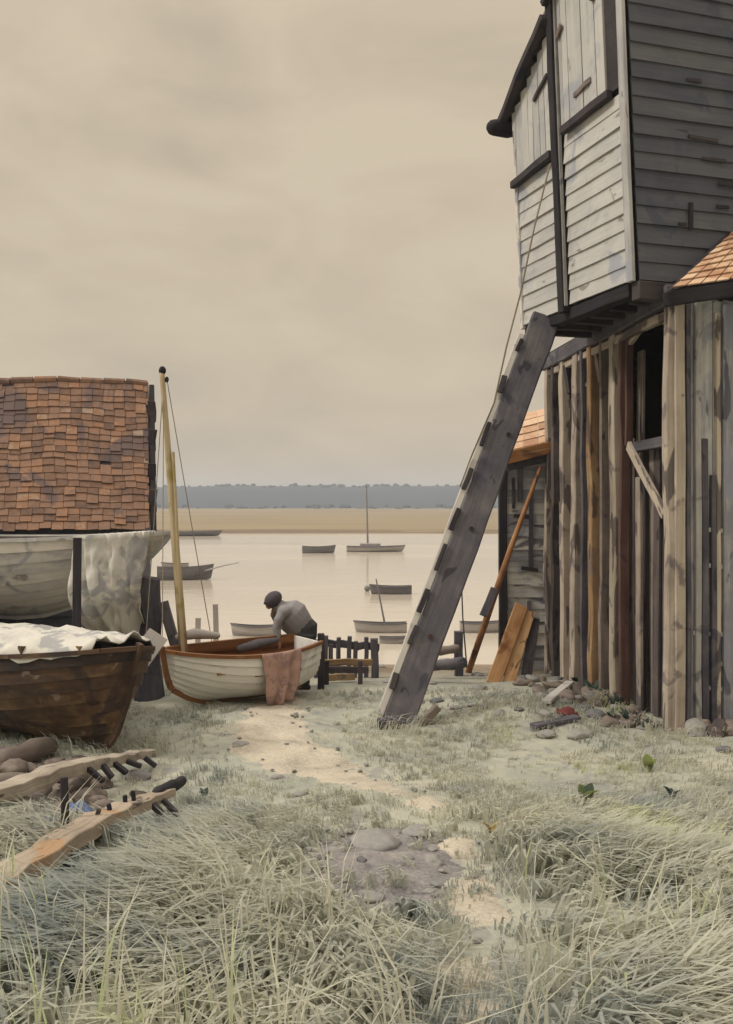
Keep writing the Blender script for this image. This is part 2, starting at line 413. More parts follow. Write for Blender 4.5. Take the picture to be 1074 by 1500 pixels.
# grass -------------------------------------------------------------------
foot_boat = (-2.6, 10.3)
def grass():
    vs = []; fs = []; rn = []
    def blade(x, y, z, h, w, ax, ay, rv, bend):
        b = len(vs); pa = math.atan2(ay, ax)+PI/2+random.gauss(0, .55); cx, cy = math.cos(pa)*w/2, math.sin(pa)*w/2
        m1 = (x+ax*h*.30*bend, y+ay*h*.30*bend, z+h*.58); tp = (x+ax*h*bend, y+ay*h*bend, z+h*(1-.35*bend*bend))
        vs.extend([(x-cx, y-cy, z-.02), (x+cx, y+cy, z-.02), (m1[0]-cx*.8, m1[1]-cy*.8, m1[2]), (m1[0]+cx*.8, m1[1]+cy*.8, m1[2]), tp])
        fs.extend([(b, b+1, b+3, b+2), (b+2, b+3, b+4)]); rn.extend([rv]*5)
    n = 0
    while n < 9000:
        y = 2.6+(random.random()**1.25)*11.2
        x = random.uniform(-1, 1)*(.43*y+.6)
        if y > 12.6 and random.random() < .6: continue
        e = path_in(x, y)
        if e > -.03 and random.random() < (.985 if y > 8.2 else .72): continue
        if earth_in(x, y) > -.02 and random.random() < .88: continue
        if (y > 10.5 and x > 3.36-.08*(y-10.55)) or (x > 3.36 and y > 10.48+.247*(x-3.41)): continue
        if x < -1.75-.12*(9.5-y) and 6.6 < y < 9.9 and random.random() < .7: continue
        f = mnoise.noise(V((x*.9, y*.7, 2))); g = mnoise.noise(V((x*.3+7, y*.22, 9)))
        c = mnoise.noise(V((x*1.1+3, y*.6, 5))); c2 = mnoise.noise(V((x*3.1+3, y*2.0, 15)))
        if f < -.22 and random.random() < .75: continue
        n += 1
        z = gz(x, y)
        near = 1-sstep(5.2, 8.6, y)
        h0 = (.075+.03*f)+near*(.23+.20*max(-.6, f))
        w0 = .006+.015*near+.0006*y
        if e > -.25: h0 *= .55; w0 *= .45
        if earth_in(x, y) > -.25: h0 *= .6
        ang = -PI/2+(x-.1)*.22+g*1.7
        wall = min(abs(x-(3.36-.08*(y-10.55))) if y > 10.4 else 9, abs(y-(10.48+.247*(x-3.41))) if x > 3.3 else 9, math.hypot(x-.32, y-11.1), math.hypot(x-foot_boat[0], (y-foot_boat[1])*.8)*.5)
        if wall < .35: h0 *= 1+1.6*random.random()
        nb = random.randint(6, 10)
        tr = .45+.45*c+.35*c2+random.gauss(0, .07)-.20*near*sstep(-.1,-2.2,x)+(.45*sstep(.5,1.6,x)*sstep(.0,.35,mnoise.noise(V((x*.8,y*.5,31)))))
        for k in range(nb):
            a = ang+random.gauss(0, .52); rr = abs(random.gauss(0, .07))
            blade(x+math.cos(a)*rr, y+math.sin(a)*rr, z, h0*random.uniform(.45, 1.3), w0*random.uniform(.6,1.3),
                  math.cos(a), math.sin(a), min(1, max(0, tr+random.gauss(0, .06))), random.uniform(.55, 1.15))
    for k in range(230):
        y = random.uniform(2.8, 6.8); x = random.uniform(-.42, .42)*y
        if path_in(x, y) > -.1 or earth_in(x, y) > -.05: continue
        a = random.uniform(0, 2*PI); h = random.uniform(.38, .70)*(1 if y < 5 else .7)
        for q in range(random.randint(2, 6)):
            aa = a+random.gauss(0, .35)
            blade(x+random.gauss(0,.03), y+random.gauss(0,.03), gz(x,y), h*random.uniform(.6,1.1), random.uniform(.007,.013), math.cos(aa), math.sin(aa), random.uniform(.62,1.0), random.uniform(.3,.9))
    me = bpy.data.meshes.new('grass'); me.from_pydata(vs, [], fs)
    a = me.attributes.new('rnd', 'FLOAT', 'POINT'); a.data.foreach_set('value', rn)
    me.materials.append(GRASS); me.update()
    o = bpy.data.objects.new('grass', me); C.objects.link(o)
    tag(o, 'pale dry grass growing over the yard', 'grass', kind='stuff')
grass()

# water and the far shore ---------------------------------------------------
WZ = -2.4
m = MB(); m.grid([[V((x, y, WZ)) for x in (-1800,-300,-60,0,60,300,1800)] for y in (18, 40, 80, 175)], rnd=.5)
tag(m.build('river', WATER, origin=(0,0,WZ)), 'wide calm pale river', 'water', kind='structure')
def shore_z(x, y):
    e = 152+6*mnoise.noise(V((x*.02, 0, 4)))
    z = WZ-.4+.75*sstep(e-3, e+2, y)+ .5*sstep(e, 620, y)
    z += .25*mnoise.noise(V((x*.02, y*.02, 1)))*sstep(e, e+30, y)
    return z
yy = [140]+list(np.arange(145, 162, 1.0))+list(np.arange(165, 760, 30)); xx = list(np.arange(-1800, -300, 100))+list(np.arange(-300, 300, 6))+list(np.arange(300, 1801, 100))
m = MB(); m.grid([[V((x, y, shore_z(x, y))) for x in xx] for y in yy], rnd=.5)
tag(m.build('marsh', MARSH, smooth=True, origin=(0,0,0)), 'flat yellow marsh on the far shore', 'marsh', kind='structure')
m = MB(); m.grid([[V((x, y, shore_z(x, y)+.05+.12*mnoise.noise(V((x*.05, y*.2, 8))))) for x in xx] for y in np.arange(143, 160, 1.0)], rnd=.5)
tag(m.build('mud_bank', MUDB, smooth=True, origin=(0,0,0)), 'brown mud edge below the far marsh', 'mud', kind='structure')
def hill_z(x, y):
    t = sstep(560, 850, y)
    h = 19.5+4.5*mnoise.noise(V((x*.004+2, y*.002, 7)))+2.0*mnoise.noise(V((x*.02, y*.01, 3)))+.9*mnoise.noise(V((x*.09, y*.02, 2)))
    h += -3.5*sstep(-20, -300, x)+1.5*sstep(-60, 60, x)
    return -2.6+t*h+3*sstep(850, 1400, y)*mnoise.noise(V((x*.004, y*.003, 1)))
yy = list(np.arange(540, 900, 15))+list(np.arange(900, 2000, 100)); xx = list(np.arange(-2000, -450, 60))+list(np.arange(-450, 450, 5))+list(np.arange(450, 2001, 60))
m = MB(); m.grid([[V((x, y, hill_z(x, y))) for x in xx] for y in yy], rnd=.5)
tag(m.build('hills', HILL, smooth=True, origin=(0,0,0)), 'low blue wooded hills on the horizon', 'hills', kind='structure')
# wood along the hill's foot and crest, one far mass
vs = MB()
for k in range(300):
    x = random.uniform(-330, 330); y = random.choice((random.uniform(570, 620), random.uniform(790, 850)))
    s = random.uniform(.8, 1.7); z = hill_z(x, y)
    b = len(vs.v); vs.ellipsoid((x, y, z+s*.4), (s*random.uniform(1,2.2), s, s*random.uniform(.7,1.1)), n=7)
    for i in range(b, len(vs.v)):
        vs.v[i] += V((random.uniform(-.3,.3), 0, random.uniform(-.35,.35)))*s*.5
tag(vs.build('distant_wood', HILL, smooth=False, origin=(0,0,0)), 'dark belt of far trees along the blue hills', 'wood', kind='stuff')

# ------------------------------------------------------------------- hulls
def hull(L, B, H, np_=7, sheer=.18, tw=.6, rake=.25, n=22, lap=.012, rocker=.12, full=1.0, bow_pow=.8):
    """clinker hull, +X to the bow, keel near z=0.  Returns builders."""
    def fb(t):
        if t < .42: return tw+(1-tw)*math.sin(PI/2*t/.42)
        return max(0.0, math.cos(PI/2*(t-.42)/.58))**bow_pow
    def sec(t, v, off=0.0):
        k = sstep(.35, 1, t)
        zs = H*(1+sheer*((t-.38)/.62)**2) if t > .38 else H*(1+sheer*.35*((.38-t)/.38)**2)
        zk = rocker*H*(max(0,(t-.7)/.3)**2*1.2+max(0,(.25-t)/.25)**2*.6)
        s = math.sin(min(1, v)*PI/2)**(.62*(1-k)+1.15*k)
        z = zk+(zs-zk)*(v**(1.7*(1-k)+1.05*k))
        y = fb(t)*B/2*s*full + (off if t < .995 else off*.3)
        y = max(y, .012)
        x = -L/2+t*(L-rake*(1-min(1,v)**.7))
        return V((x, y, z))
    def rows(off, inner=False):
        out = []
        for i in range(n+1):
            t = i/n; t = 1-(1-t)**1.15
            r = []
            for p in range(np_):
                v0, v1 = p/np_, (p+1)/np_
                for q in (0, .5, 1):
                    o = off+(lap*(1-q) if not inner else 0)
                    r.append((t, v0+(v1-v0)*q, o, p))
            out.append(r)
        return out
    skin = MB(); inn = MB()
    rr = rows(.0); L_ = [random.random() for _ in range(np_)]
    for side in (1, -1):
        for p in range(np_):
            grid = []; gg = []
            for r in rr:
                seg = [x for x in r if x[3] == p]
                pts = [sec(t, v, o) for (t, v, o, _) in seg]
                grid.append([V((q.x, q.y*side, q.z)) for q in pts]); gg += [V((q.x, q.z, q.y)) for q in pts]
            if side > 0: grid = [g for g in grid]
            skin.grid(grid if side < 0 else [g[::-1] for g in grid], rnd=L_[p], gs=gg if side < 0 else gg)
        grid = []
        for r in rr:
            grid.append([V((q.x, (q.y-.022 if q.y > .03 else q.y*.3)*side, q.z+(.02 if v < .1 else 0))) for (t, v, o, p) in r for q in (sec(t, v, 0),)])
        inn.grid(grid if side > 0 else [g[::-1] for g in grid], rnd=.5)
    # transom
    tr = MB(); pts = [sec(0, v/12, .004) for v in range(13)]
    poly = [V((p.x, p.y, p.z)) for p in pts]+[V((p.x, -p.y, p.z)) for p in reversed(pts)]
    tr.prism(poly, V((.03, 0, 0)))
    # gunwale
    gw = MB()
    for side in (1, -1):
        gp = [sec(i/24, 1, .012) for i in range(25)]
        for i in range(24):
            a, b = gp[i], gp[i+1]
            gw.beam(V((a.x, a.y*side, a.z)), V((b.x, b.y*side, b.z)), .05, .045, rnd=.5)
    st = MB(); sp = [sec(1, v/8) for v in range(9)]
    for i in range(8):
        a, b = sp[i], sp[i+1]
        ext = V((.02, 0, .05)) if i == 7 else V((0,0,0))
        st.beam(V((a.x+.015, 0, a.z)), V((b.x+.015, 0, b.z))+ext, .05, .07, up=(1,0,0), rnd=.4)
    kp = [sec(i/10, 0) for i in range(11)]
    for i in range(10): st.beam(V((kp[i].x, 0, kp[i].z-.02)), V((kp[i+1].x, 0, kp[i+1].z-.02)), .05, .07, rnd=.4)
    return skin, inn, tr, gw, st, sec

def make_boat(name, loc, heading, label, cat, L, B, H, mats, group=None, thw=(.25,.5,.72), rx=0, ry=0, parts=True, **kw):
    e = empty(name, loc, label, cat, group, rz=heading, rx=rx, ry=ry)
    sk, inn, tr, gw, st, sec = hull(L, B, H, **kw)
    sk.build('hull', mats[0], e, smooth=False, local=True)
    inn.build('hull_lining', mats[1], e, smooth=True, local=True)
    tr.build('transom', mats[0], e, local=True)
    gw.build('gunwale', mats[2], e, local=True)
    st.build('stem', mats[2], e, local=True)
    for t in thw:
        p = sec(t, .72)
        mb = MB(); mb.beam((p.x, -p.y, p.z), (p.x, p.y, p.z), .2, .03)
        mb.build('thwart', mats[1], e, local=True)
    return e, sec

# brown hull, bow towards us on the left
hd = math.radians(-42)
stem = P(192, 950, 9.6)
L = 4.4
bl = V((stem.x-math.cos(hd)*L/2, stem.y-math.sin(hd)*L/2, .0))
bl.z = gz(stem.x, stem.y)+.0
brown, bsec = make_boat('old_boat', bl, hd, 'large rotting brown wooden hull lying on the grass, bow towards the path', 'boat', L, 2.0, .90, (HULLB, MAUVE, HULLB), np_=8, sheer=.28, tw=.6, rake=.40, lap=.03, rocker=.13, bow_pow=.55, rx=math.radians(-4), thw=(.3,.55), n=26)
mb = MB()
for k in range(9):
    t = .35+.07*k
    for s in (1, -1):
        q = bsec(min(t,.97), 1.0); h = random.uniform(.03,.13)
        mb2 = MB(); mb2.beam((q.x, (q.y-.06)*s, q.z-.1), (q.x, (q.y-.05)*s, q.z+h), .07, .06, jit=.01)
        if k % 2 == 0: mb2.build('rib', HULLB, brown, local=True)
# pale cover over its open top
rows = []
for i in range(25):
    t = .28+.665*i/24; row = []
    for j in range(15):
        s = -1+2*j/14
        q = bsec(t, 1.0)
        w = q.y+.03
        z = q.z+.07+.17*(1-s*s)*(1 if i < 17 else 1-(i-17)/10)+.09*mnoise.noise(V((i*.35, j*.5, 2)))+.05*mnoise.noise(V((i*.8, j*1.0, 6)))+.03*mnoise.noise(V((i*1.7, j*1.9, 1)))-.10*sstep(.85, 1, abs(s))*(1+.6*mnoise.noise(V((i*.8, s, 7))))
        row.append(V((q.x, w*s, z)))
    rows.append(row)
cov = MB(); cov.grid(rows, rnd=.5)
co = cov.build('tarpaulin', CANVAS, None, smooth=True, local=True, solid=.012)
co.location = bl; co.rotation_euler = (math.radians(-4), 0, hd)
tag(co, 'pale canvas cover stretched over the open top of the rotting brown hull', 'tarpaulin')

# grey white hull propped up behind
hd2 = math.radians(-14); L2 = 5.2
stem2 = P(250, 778, 12.7)
keel2 = 1.02
wl = V((stem2.x-math.cos(hd2)*L2/2, stem2.y-math.sin(hd2)*L2/2, keel2))
H2 = (stem2.z-keel2)/1.12
yacht, ysec = make_boat('propped_boat', wl, hd2, 'big faded grey white hull propped high above the brown hull', 'boat', L2, 1.9, H2, (HULLG, MAUVE, PALE), np_=9, sheer=.10, tw=.7, rake=1.05, lap=.02, rocker=.3, bow_pow=.75, thw=(), n=26)
rows = []
for i in range(14):
    t = .02+.93*i/13; q = ysec(t, .97); rows.append([V((q.x, (q.y-.02)*s, q.z+.02*(1-s*s))) for s in (-1,-.5,0,.5,1)])
dk = MB(); dk.grid(rows, rnd=.5); dk.build('deck', HULLG, yacht, local=True, smooth=True, solid=.02)
for t in (.2,.45,.66):
    q = ysec(t, 0); wpt = Matrix.Rotation(hd2, 3, 'Z') @ V((q.x, 0, 0)) + wl
    b = MB(); top = keel2+q.z-.05; base = gz(wpt.x, wpt.y)
    dirv = Matrix.Rotation(hd2, 3, 'Z') @ V((0,1,0)); hh = top-base
    for k in range(3):
        zc = base+hh*(k+.5)/3
        b.beam(wpt+dirv*(-.45+.04*k)+V((0,0,zc-wpt.z)), wpt+dirv*(.45-.03*k)+V((0,0,zc-wpt.z)), .26, hh/3-.006, jit=.01)
    tag(b.build('keel_block', DARK, bevel=.01), 'stack of dark baulks carrying the keel of the grey hull', 'blocks', 'blocks under the grey hull')
# sailcloth hanging over its bow side
rows = []
for i in range(37):
    t = .80+.165*i/36; row = []
    q = ysec(t, 1.0, .05); qi = ysec(t, .97, 0)
    for j in range(5): row.append(V((qi.x, -(qi.y*(.15+.17*j)), qi.z+.05+.02*math.sin(i*.6+j))))
    for j in range(26):
        d = j/25; v = d**1.1
        fold = .055*math.sin(i*.62+1.6*math.sin(j*.16+i*.05))*v**.6 + .06*mnoise.noise(V((i*.42, j*.35, 8))) + .26*mnoise.noise(V((i*.2, j*.17, 3)))*v + .22*math.sin(PI*min(1,v*1.05))**2
        hem = .40*mnoise.noise(V((i*.13, 2, 9)))*v**2
        inw = .20*v if i < 22 else (.20+.25*(i-22)/14)*v
        row.append(V((q.x-.30*v*(i/36)**2+.06*v, -(q.y+.04+fold)+inw, q.z+.03-1.50*d-hem)))
    rows.append(row)
sc = MB(); sc.grid(rows, rnd=.5)
so = sc.build('sailcloth', CANVAS, None, smooth=True, local=True, solid=.01); so.location = wl; so.rotation_euler = (0,0,hd2)
tag(so, 'pale sailcloth hanging in folds over the bow of the grey hull', 'sailcloth')
# shore post
pb = P(112, 1000, 11.35); pb.z = gz(pb.x, pb.y)
ptop = P(113, 788, 11.6)
b = MB(); b.beam((pb.x, pb.y, pb.z-.05), ptop, .10, .09, seg=4, jit=.008)
tag(b.build('shore_post', DARK, bevel=.006), 'dark upright pole propping the side of the grey hull', 'post')
# stump and junk behind the bow
sp = P(219, 960, 12.9); sp.z = gz(sp.x, sp.y)
b = MB(); b.tube([(sp.x, sp.y, sp.z-.1), (sp.x-.02, sp.y, .5), (sp.x+.03, sp.y, 1.0), (sp.x-.02, sp.y, 1.35), (sp.x+.02, sp.y, 1.58)], [.21,.17,.15,.17,.13], n=11)
for i in range(len(b.v)): b.v[i] += V((random.uniform(-.02,.02), random.uniform(-.02,.02), random.uniform(-.02,.02)))
tag(b.build('mooring_post', PROP), 'thick mauve weathered mooring post under the bow of the grey hull', 'post')
b = MB(); b.beam(P(262, 960, 12.8), P(238, 882, 12.75), .13, .09, up=(0,-1,0), seg=2, jit=.006)
tag(b.build('leaning_plank', PROP, bevel=.005), 'short mauve plank leaning against the mooring post', 'plank')
b = MB(); b.beam(P(192, 985, 11.6), P(232, 928, 11.8), .26, .03, up=(.2,-1,.3), seg=2, jit=.006)
tag(b.build('loose_board', SHADEB, bevel=.005), 'broad grey loose board standing behind the brown bow', 'board')

# white dinghy with the mast -------------------------------------------------
hd3 = math.atan2(-.665, -.745)
L3 = 2.3
st3 = V(((238-CX)/F*12.0, 12.0, 0))
dl = V((st3.x-math.cos(hd3)*L3/2, st3.y-math.sin(hd3)*L3/2, 0)); dl.z = gz(dl.x, dl.y)+.07
ding, dsec = make_boat('dinghy', dl, hd3, 'white clinker dinghy with a tall bare mast and a pink cloth over its side', 'boat', L3, 1.08, .62, (HULLW, BROWNIN, BROWNIN), np_=7, sheer=.16, tw=.55, rake=.14, lap=.02, rocker=.3, bow_pow=.62, rx=math.radians(-3))
inv = (Matrix.Translation(dl) @ ding.rotation_euler.to_matrix().to_4x4()).inverted()
m0 = inv @ P(270, 965, 12.55); m1 = inv @ P(237, 541, 12.55)
mb = MB(); mb.tube([m0+(m1-m0)*t for t in (0,.2,.4,.6,.8,.97,1)], [.058,.056,.052,.046,.04,.034,.04], n=10); mast = mb.build('mast', MAST, ding, local=True, smooth=True)
mb = MB(); mb.ellipsoid(inv @ P(238, 543, 12.55), (.05,.05,.06), n=8); mb.build('mast_cap', DARK, mast, local=True)
mb = MB(); mb.ellipsoid(inv @ P(244.5, 556, 12.55), (.028,.028,.04), n=8); mb.build('block', DARK, mast, local=True)
def stay(a, b, sag=.02):
    mb = MB(); pts = []
    for i in range(9):
        t = i/8; p = a.lerp(b, t); pts.append(p-V((0,0,sag*4*t*(1-t))))
    mb.tube(pts, .006, n=5); mb.build('stay', ROPE, ding, local=True)
mtop = P(240, 552, 12.55)
stay(inv @ P(245, 558, 12.55), inv @ P(312, 948, 13.2)); stay(inv @ mtop, inv @ P(213, 950, 12.3)); stay(inv @ mtop, inv @ P(238, 945, 12.2))
mb = MB(); mb.tube([inv @ P(254, 662, 12.5), inv @ P(268, 955, 12.5)], [.018,.03], n=7); mb.build('boom', MAST, ding, local=True)
# gear lying across the gunwale
b = MB(); b.tube([P(262,933,12.6), P(285,928,12.7), P(318,931,12.8)], [.05,.075,.045], n=9, round_ends=True)
tag(b.build('furled_sail', SHADEB, smooth=True), 'small grey furled sail lying across the white dinghy', 'sail')
b = MB(); b.tube([P(352,950,13.0), P(378,943,13.05), P(405,938,13.1)], [.05,.07,.04], n=9, round_ends=True)
tag(b.build('canvas_roll', PROP, smooth=True), 'mauve roll of canvas on the stern of the white dinghy', 'canvas')

# pink cloth hung over its near side
rows = []
for i in range(25):
    u = i/24; row = []
    for j in range(26):
        d = max(0, (j-4)/21); t = .235+.29*u+(.5-u)*.09*d
        q = dsec(t, 1.0, .03)
        f = .030*math.sin(u*17+1.3*math.sin(d*4))*d**.5+.035*mnoise.noise(V((u*5, d*3, 4)))
        if j < 4: row.append(V((q.x, q.y-.05*(4-j), q.z+.03-.012*(4-j)**2)))
        else: row.append(V((q.x, q.y+.02+f+.03*math.sin(d*PI), q.z+.03-.66*d-.06*mnoise.noise(V((u*4, 1, 6)))*d)))
    rows.append(row)
pk = MB(); pk.grid(rows, rnd=.5); po = pk.build('cloth', TROUS, None, smooth=True, local=True, solid=.008)
po.location = ding.location; po.rotation_euler = ding.rotation_euler
tag(po, 'faded pink cloth hanging over the side of the white dinghy', 'cloth')
# dark stake at its corner
q = P(470, 1003, 13.9); q.z = gz(q.x, q.y)
b = MB(); b.beam((q.x, q.y, q.z-.1), P(471, 928, 13.9), .10, .10, seg=4, jit=.012)
tag(b.build('stake', MAUVE, bevel=.01), 'dark stake at the stern of the white dinghy', 'stake')

# ---------------------------------------------------------------- the man
def man():
    D = 13.95; s = D/F
    foot = P(438, 1004, D); gzv = gz(foot.x, foot.y)
    e = empty('person', (foot.x, foot.y, gzv), 'man in grey shirt and mauve cap bending over the stern of the white dinghy', 'person')
    def Q(px, py, dy=0): return P(px, py, D)+V((0, dy, 0))
    hipL, hipR = Q(442, 926, .09), Q(447, 927, -.09)
    hip = (hipL+hipR)/2
    sh = Q(413, 893, .02); shN = Q(418, 894, -.2); shF = Q(410, 893, .2)
    neck = Q(408, 888, .0); head = Q(400, 880, -.03)
    b = MB()   # body: head, neck, arms, hands, torso and legs as one skin
    b.tube([hip, Q(435,911,.0), Q(423,899,.0), sh], [.10,.11,.13,.12], n=14, round_ends=True)
    b.tube([shN, shF], .075, n=10, round_ends=True)
    b.tube([sh, neck, Q(402,884,-.02)], [.075,.062,.06], n=10, round_ends=True)
    hm = Matrix.Rotation(math.radians(-50), 3, 'Y')
    b.ellipsoid(head, (.085,.078,.115), hm)
    b.ellipsoid(Q(394.5,887,-.03), (.05,.055,.05), hm)                   # jaw
    b.tube([Q(393,881,-.03), Q(390.2,884,-.03)], [.016,.011], n=7, round_ends=True)   # nose
    b.ellipsoid(Q(401.5,882.5,-.115), (.022,.012,.032), hm)                 # ears
    b.ellipsoid(Q(401.5,882.5,.055), (.022,.012,.032), hm)
    def arm(a, el, wr, hand_dir, side):
        b.tube([a, a.lerp(el,.5), el], [.058,.05,.042], n=9, round_ends=True)
        b.tube([el, el.lerp(wr,.4), wr], [.042,.041,.028], n=9, round_ends=True)
        hd_ = V(hand_dir).normalized(); sd = V((0, 1, 0)); palm = wr+hd_*.055
        b.tube([wr, palm, wr+hd_*.085], [.028,.036,.034], n=8, round_ends=True)
        bd = V((hd_.z, 0, -hd_.x))*side
        for k, ln in enumerate((.065,.078,.072,.055)):
            r0 = wr+hd_*.09+sd*(.03-.02*k); r1 = r0+(hd_*.8+bd*.35)*ln*.55; r2 = r1+(hd_*.45+bd*.8)*ln*.5
            b.tube([r0, r1, r2], [.0105,.010,.0085], n=6, round_ends=True)
        t0 = wr+hd_*.035+sd*.028; b.tube([t0, t0+(hd_*.6+sd*.7)*.035, t0+(hd_*.8+sd*.5+bd*.4)*.06], [.013,.011,.009], n=6, round_ends=True)
    arm(shN, Q(408,917,-.27), Q(411,934,-.30), (.15,0,-1), 1)
    arm(shF, Q(401,909,.20), Q(399,899.5,.02), (.3,-.3,.8), -1)
    for (h, kn, an) in ((hipL, Q(435,966,.09), Q(440,1000,.11)), (hipR, Q(440,967,-.10), Q(446,1001,-.09))):
        b.tube([h, h.lerp(kn,.5), kn], [.08,.075,.06], n=10, round_ends=True)
        b.tube([kn, kn.lerp(an,.35), an], [.058,.06,.042], n=10, round_ends=True)
        b.tube([an, an+V((-.10,-.05,-.045))], [.045,.038], n=8, round_ends=True)
    ob = b.build('body', SKIN, e, smooth=True); remesh(ob, .0085, 3)
    # shirt
    b = MB()
    b.tube([Q(443,920,0), Q(437,913,-.0), Q(429,904,.0), Q(420,897,.0), Q(411,890,.0)], [.19,.225,.245,.225,.11], n=18, round_ends=True)
    b.tube([shN+V((.01,.0,0)), shF], .10, n=12, round_ends=True)
    b.tube([shN, Q(410,906,-.26), Q(408,917,-.27), Q(410.3,930,-.295)], [.085,.07,.062,.045], n=10, round_ends=True)
    b.tube([shF, Q(401,909,.20), Q(399.3,901,.05)], [.085,.066,.045], n=10, round_ends=True)
    for i in range(len(b.v)):
        p = b.v[i]; b.v[i] = p+V((1,0,1))*.018*mnoise.noise(p*9)
    ob = b.build('shirt', SHIRT, e, smooth=True); remesh(ob, .011, 3)
    # trousers
    b = MB()
    b.tube([Q(440,914.5,0), Q(446,919,-.0), Q(445,932,-.0)], [.185,.19,.175], n=14, round_ends=True)
    for (h, kn, an) in ((hipL, Q(435,966,.09), Q(440,1000,.11)), (hipR, Q(440,967,-.10), Q(446,1001,-.09))):
        b.tube([h, h.lerp(kn,.5), kn, kn.lerp(an,.5), an], [.135,.12,.10,.095,.095], n=14, round_ends=False)
    for i in range(len(b.v)):
        p = b.v[i]; b.v[i] = p+V((1,.3,.2))*.02*mnoise.noise(V((p.x*8, p.y*8, p.z*6)))*1.6+V((1,.4,0))*.012*math.sin(p.z*38+p.x*14)
    ob = b.build('trousers', COAT, e, smooth=True); remesh(ob, .010, 2)
    for an, dy in ((Q(440,1000,.11), 0), (Q(446,1001,-.09), 0)):
        b = MB(); b.tube([an+V((.03,0,.05)), an+V((.03,0,-.02))], [.052,.05], n=10, round_ends=True); b.tube([an+V((.05,0,-.04)), an+V((-.05,-.02,-.045)), an+V((-.15,-.05,-.055))], [.05,.05,.04], n=10, round_ends=True)
        ob = b.build('boot', BOOT, e, smooth=True); remesh(ob, .01, 2)
    # cap and hair
    b = MB(); b.ellipsoid(Q(400.5,877.5,-.03), (.142,.125,.11), Matrix.Rotation(math.radians(-38),3,'Y'))
    b.ellipsoid(Q(390,880,-.03), (.06,.075,.016), Matrix.Rotation(math.radians(-55),3,'Y'))
    ob = b.build('cap', CAP, e, smooth=True); remesh(ob, .01, 2)
    b = MB(); b.ellipsoid(Q(404.5,883,-.03), (.06,.078,.075), hm); ob = b.build('hair', BOOT, e, smooth=True); remesh(ob, .01, 1)
man()
# -------------------------------------------------------------- low railing
D = 15.2
e = empty('railing', (P(508, 960, D).x, D, gz(P(508,960,D).x, D)), 'low mauve jetty railing of short posts right of the white dinghy', 'railing')
b = MB(); b.beam(P(459, 942, D), P(556, 948, D), .05, .12, seg=9, jit=.02); b.build('rail', PROP, e, bevel=.008)
for px, t in ((463,938),(476,933),(487,941),(497,932),(510,929),(519,938),(537,936)):
    b = MB(); q = P(px, 990, D-.05); b.beam((q.x, q.y, gz(q.x,q.y)-.1), P(px+random.uniform(-3,3), t+random.uniform(-3,3), D-.05), random.uniform(.06,.10), .07, seg=3, jit=.012); b.build('post', PROP, e, bevel=.006)
b = MB(); q = P(549, 995, D-.1); b.beam((q.x, q.y, gz(q.x,q.y)-.1), P(549, 935, D-.1), .13, .12, seg=3, jit=.012); b.build('post', PROP, e, bevel=.008)
e = empty('plank_revetment', (P(505,985,14.6).x, 14.6, gz(P(505,985,14.6).x,14.6)), 'low brown plank revetment below the jetty railing', 'revetment')
for i, (ya, yb, x0, x1) in enumerate(((966,975,470,546),(977,986,468,540),(988,998,470,520))):
    b = MB(); b.beam(P(x0,(ya+yb)/2,14.5+.0-.08*i), P(x1,(ya+yb)/2-1,14.6-.08*i), .05, .10, seg=4, jit=.008); b.build('board', OCHRE if i != 1 else MAUVE, e, bevel=.006)
for px in (478, 528):
    b = MB(); q = P(px, 1000, 14.25); b.beam((q.x,q.y,gz(q.x,q.y)-.1), P(px,968,14.25), .07,.07, seg=2, jit=.01); b.build('stake', MAUVE, e)

for (x0,y0,x1,y1,D_,r_,mt,lb) in ((612,956,668,950,15.0,.07,LOG,'upper dark log on the bank right of the slanting shore'),(604,976,676,972,14.4,.09,PROP,'lower mauve log on the bank right of the slanting shore')):
    b = MB(); p0, p1 = P(x0,y0,D_), P(x1,y1,D_); b.tube([p0.lerp(p1,i/5)+V((0,0,random.uniform(-.015,.015))) for i in range(6)], [r_*random.uniform(.85,1.15) for i in range(6)], n=9, round_ends=True)
    tag(b.build('log', mt, smooth=True), lb, 'log')
# ------------------------------------------------------------- the big prop
foot = P(577, 1052, 11.25); foot.z = gz(foot.x, foot.y)-.12
top = V((P(800, 455, 12.45).x, 12.45, 5.0))
e = empty('timber_prop', foot, 'huge slanting mauve timber shore propping the corner of the overhanging loft', 'prop')
ax = (top-foot).normalized(); side = V((-1,0,0)); side = (side-ax*side.dot(ax)).normalized()
b = MB(); b.beam(foot, top, .20, .37, up=side, seg=14, jit=.011)
b.build('baulk', PROP, e, bevel=.018)
Lp = (top-foot).length
b = MB(); o = side*(.185+.045); b.beam(foot+o+ax*.15-V((0,.02,0)), foot+o+ax*(Lp-.35), .15, .085, up=side, seg=12, jit=.009); b.build('lit_edge_strip', PROPL, e, bevel=.01)  # sunlit left face of the baulk, its light put into a paler colour
k = .5
while k < Lp-.6:
    ln = random.uniform(.15, .36)
    b = MB(); o = side*random.uniform(.215,.255)-V((0,.125,0)); b.beam(foot+o+ax*k, foot+o+side*random.uniform(-.02,.02)+ax*(k+ln), .03, random.uniform(.05,.075), up=side, jit=.005, seg=2); b.build('cleat', DARK, e, bevel=.008)
    k += ln+random.uniform(.05,.42)
for t in (.22,.47,.7):
    b = MB(); q = foot+ax*(Lp*t)-side*random.uniform(-.08,.1)-V((0,.1,0)); b.tube([q, q-V((0,.03,0))], .028, n=8); b.build('bolt', IRON, e)
b = MB(); b.beam(foot+V((-.20,-.16,.10)), foot+V((.12,-.14,.08)), .17, .24, seg=2, jit=.012); b.build('sole_piece', PROP, e, bevel=.012)
b = MB(); b.beam(foot+V((.22,-.16,.05)), foot+V((.52,-.1,.34)), .10, .09, seg=2, jit=.008)
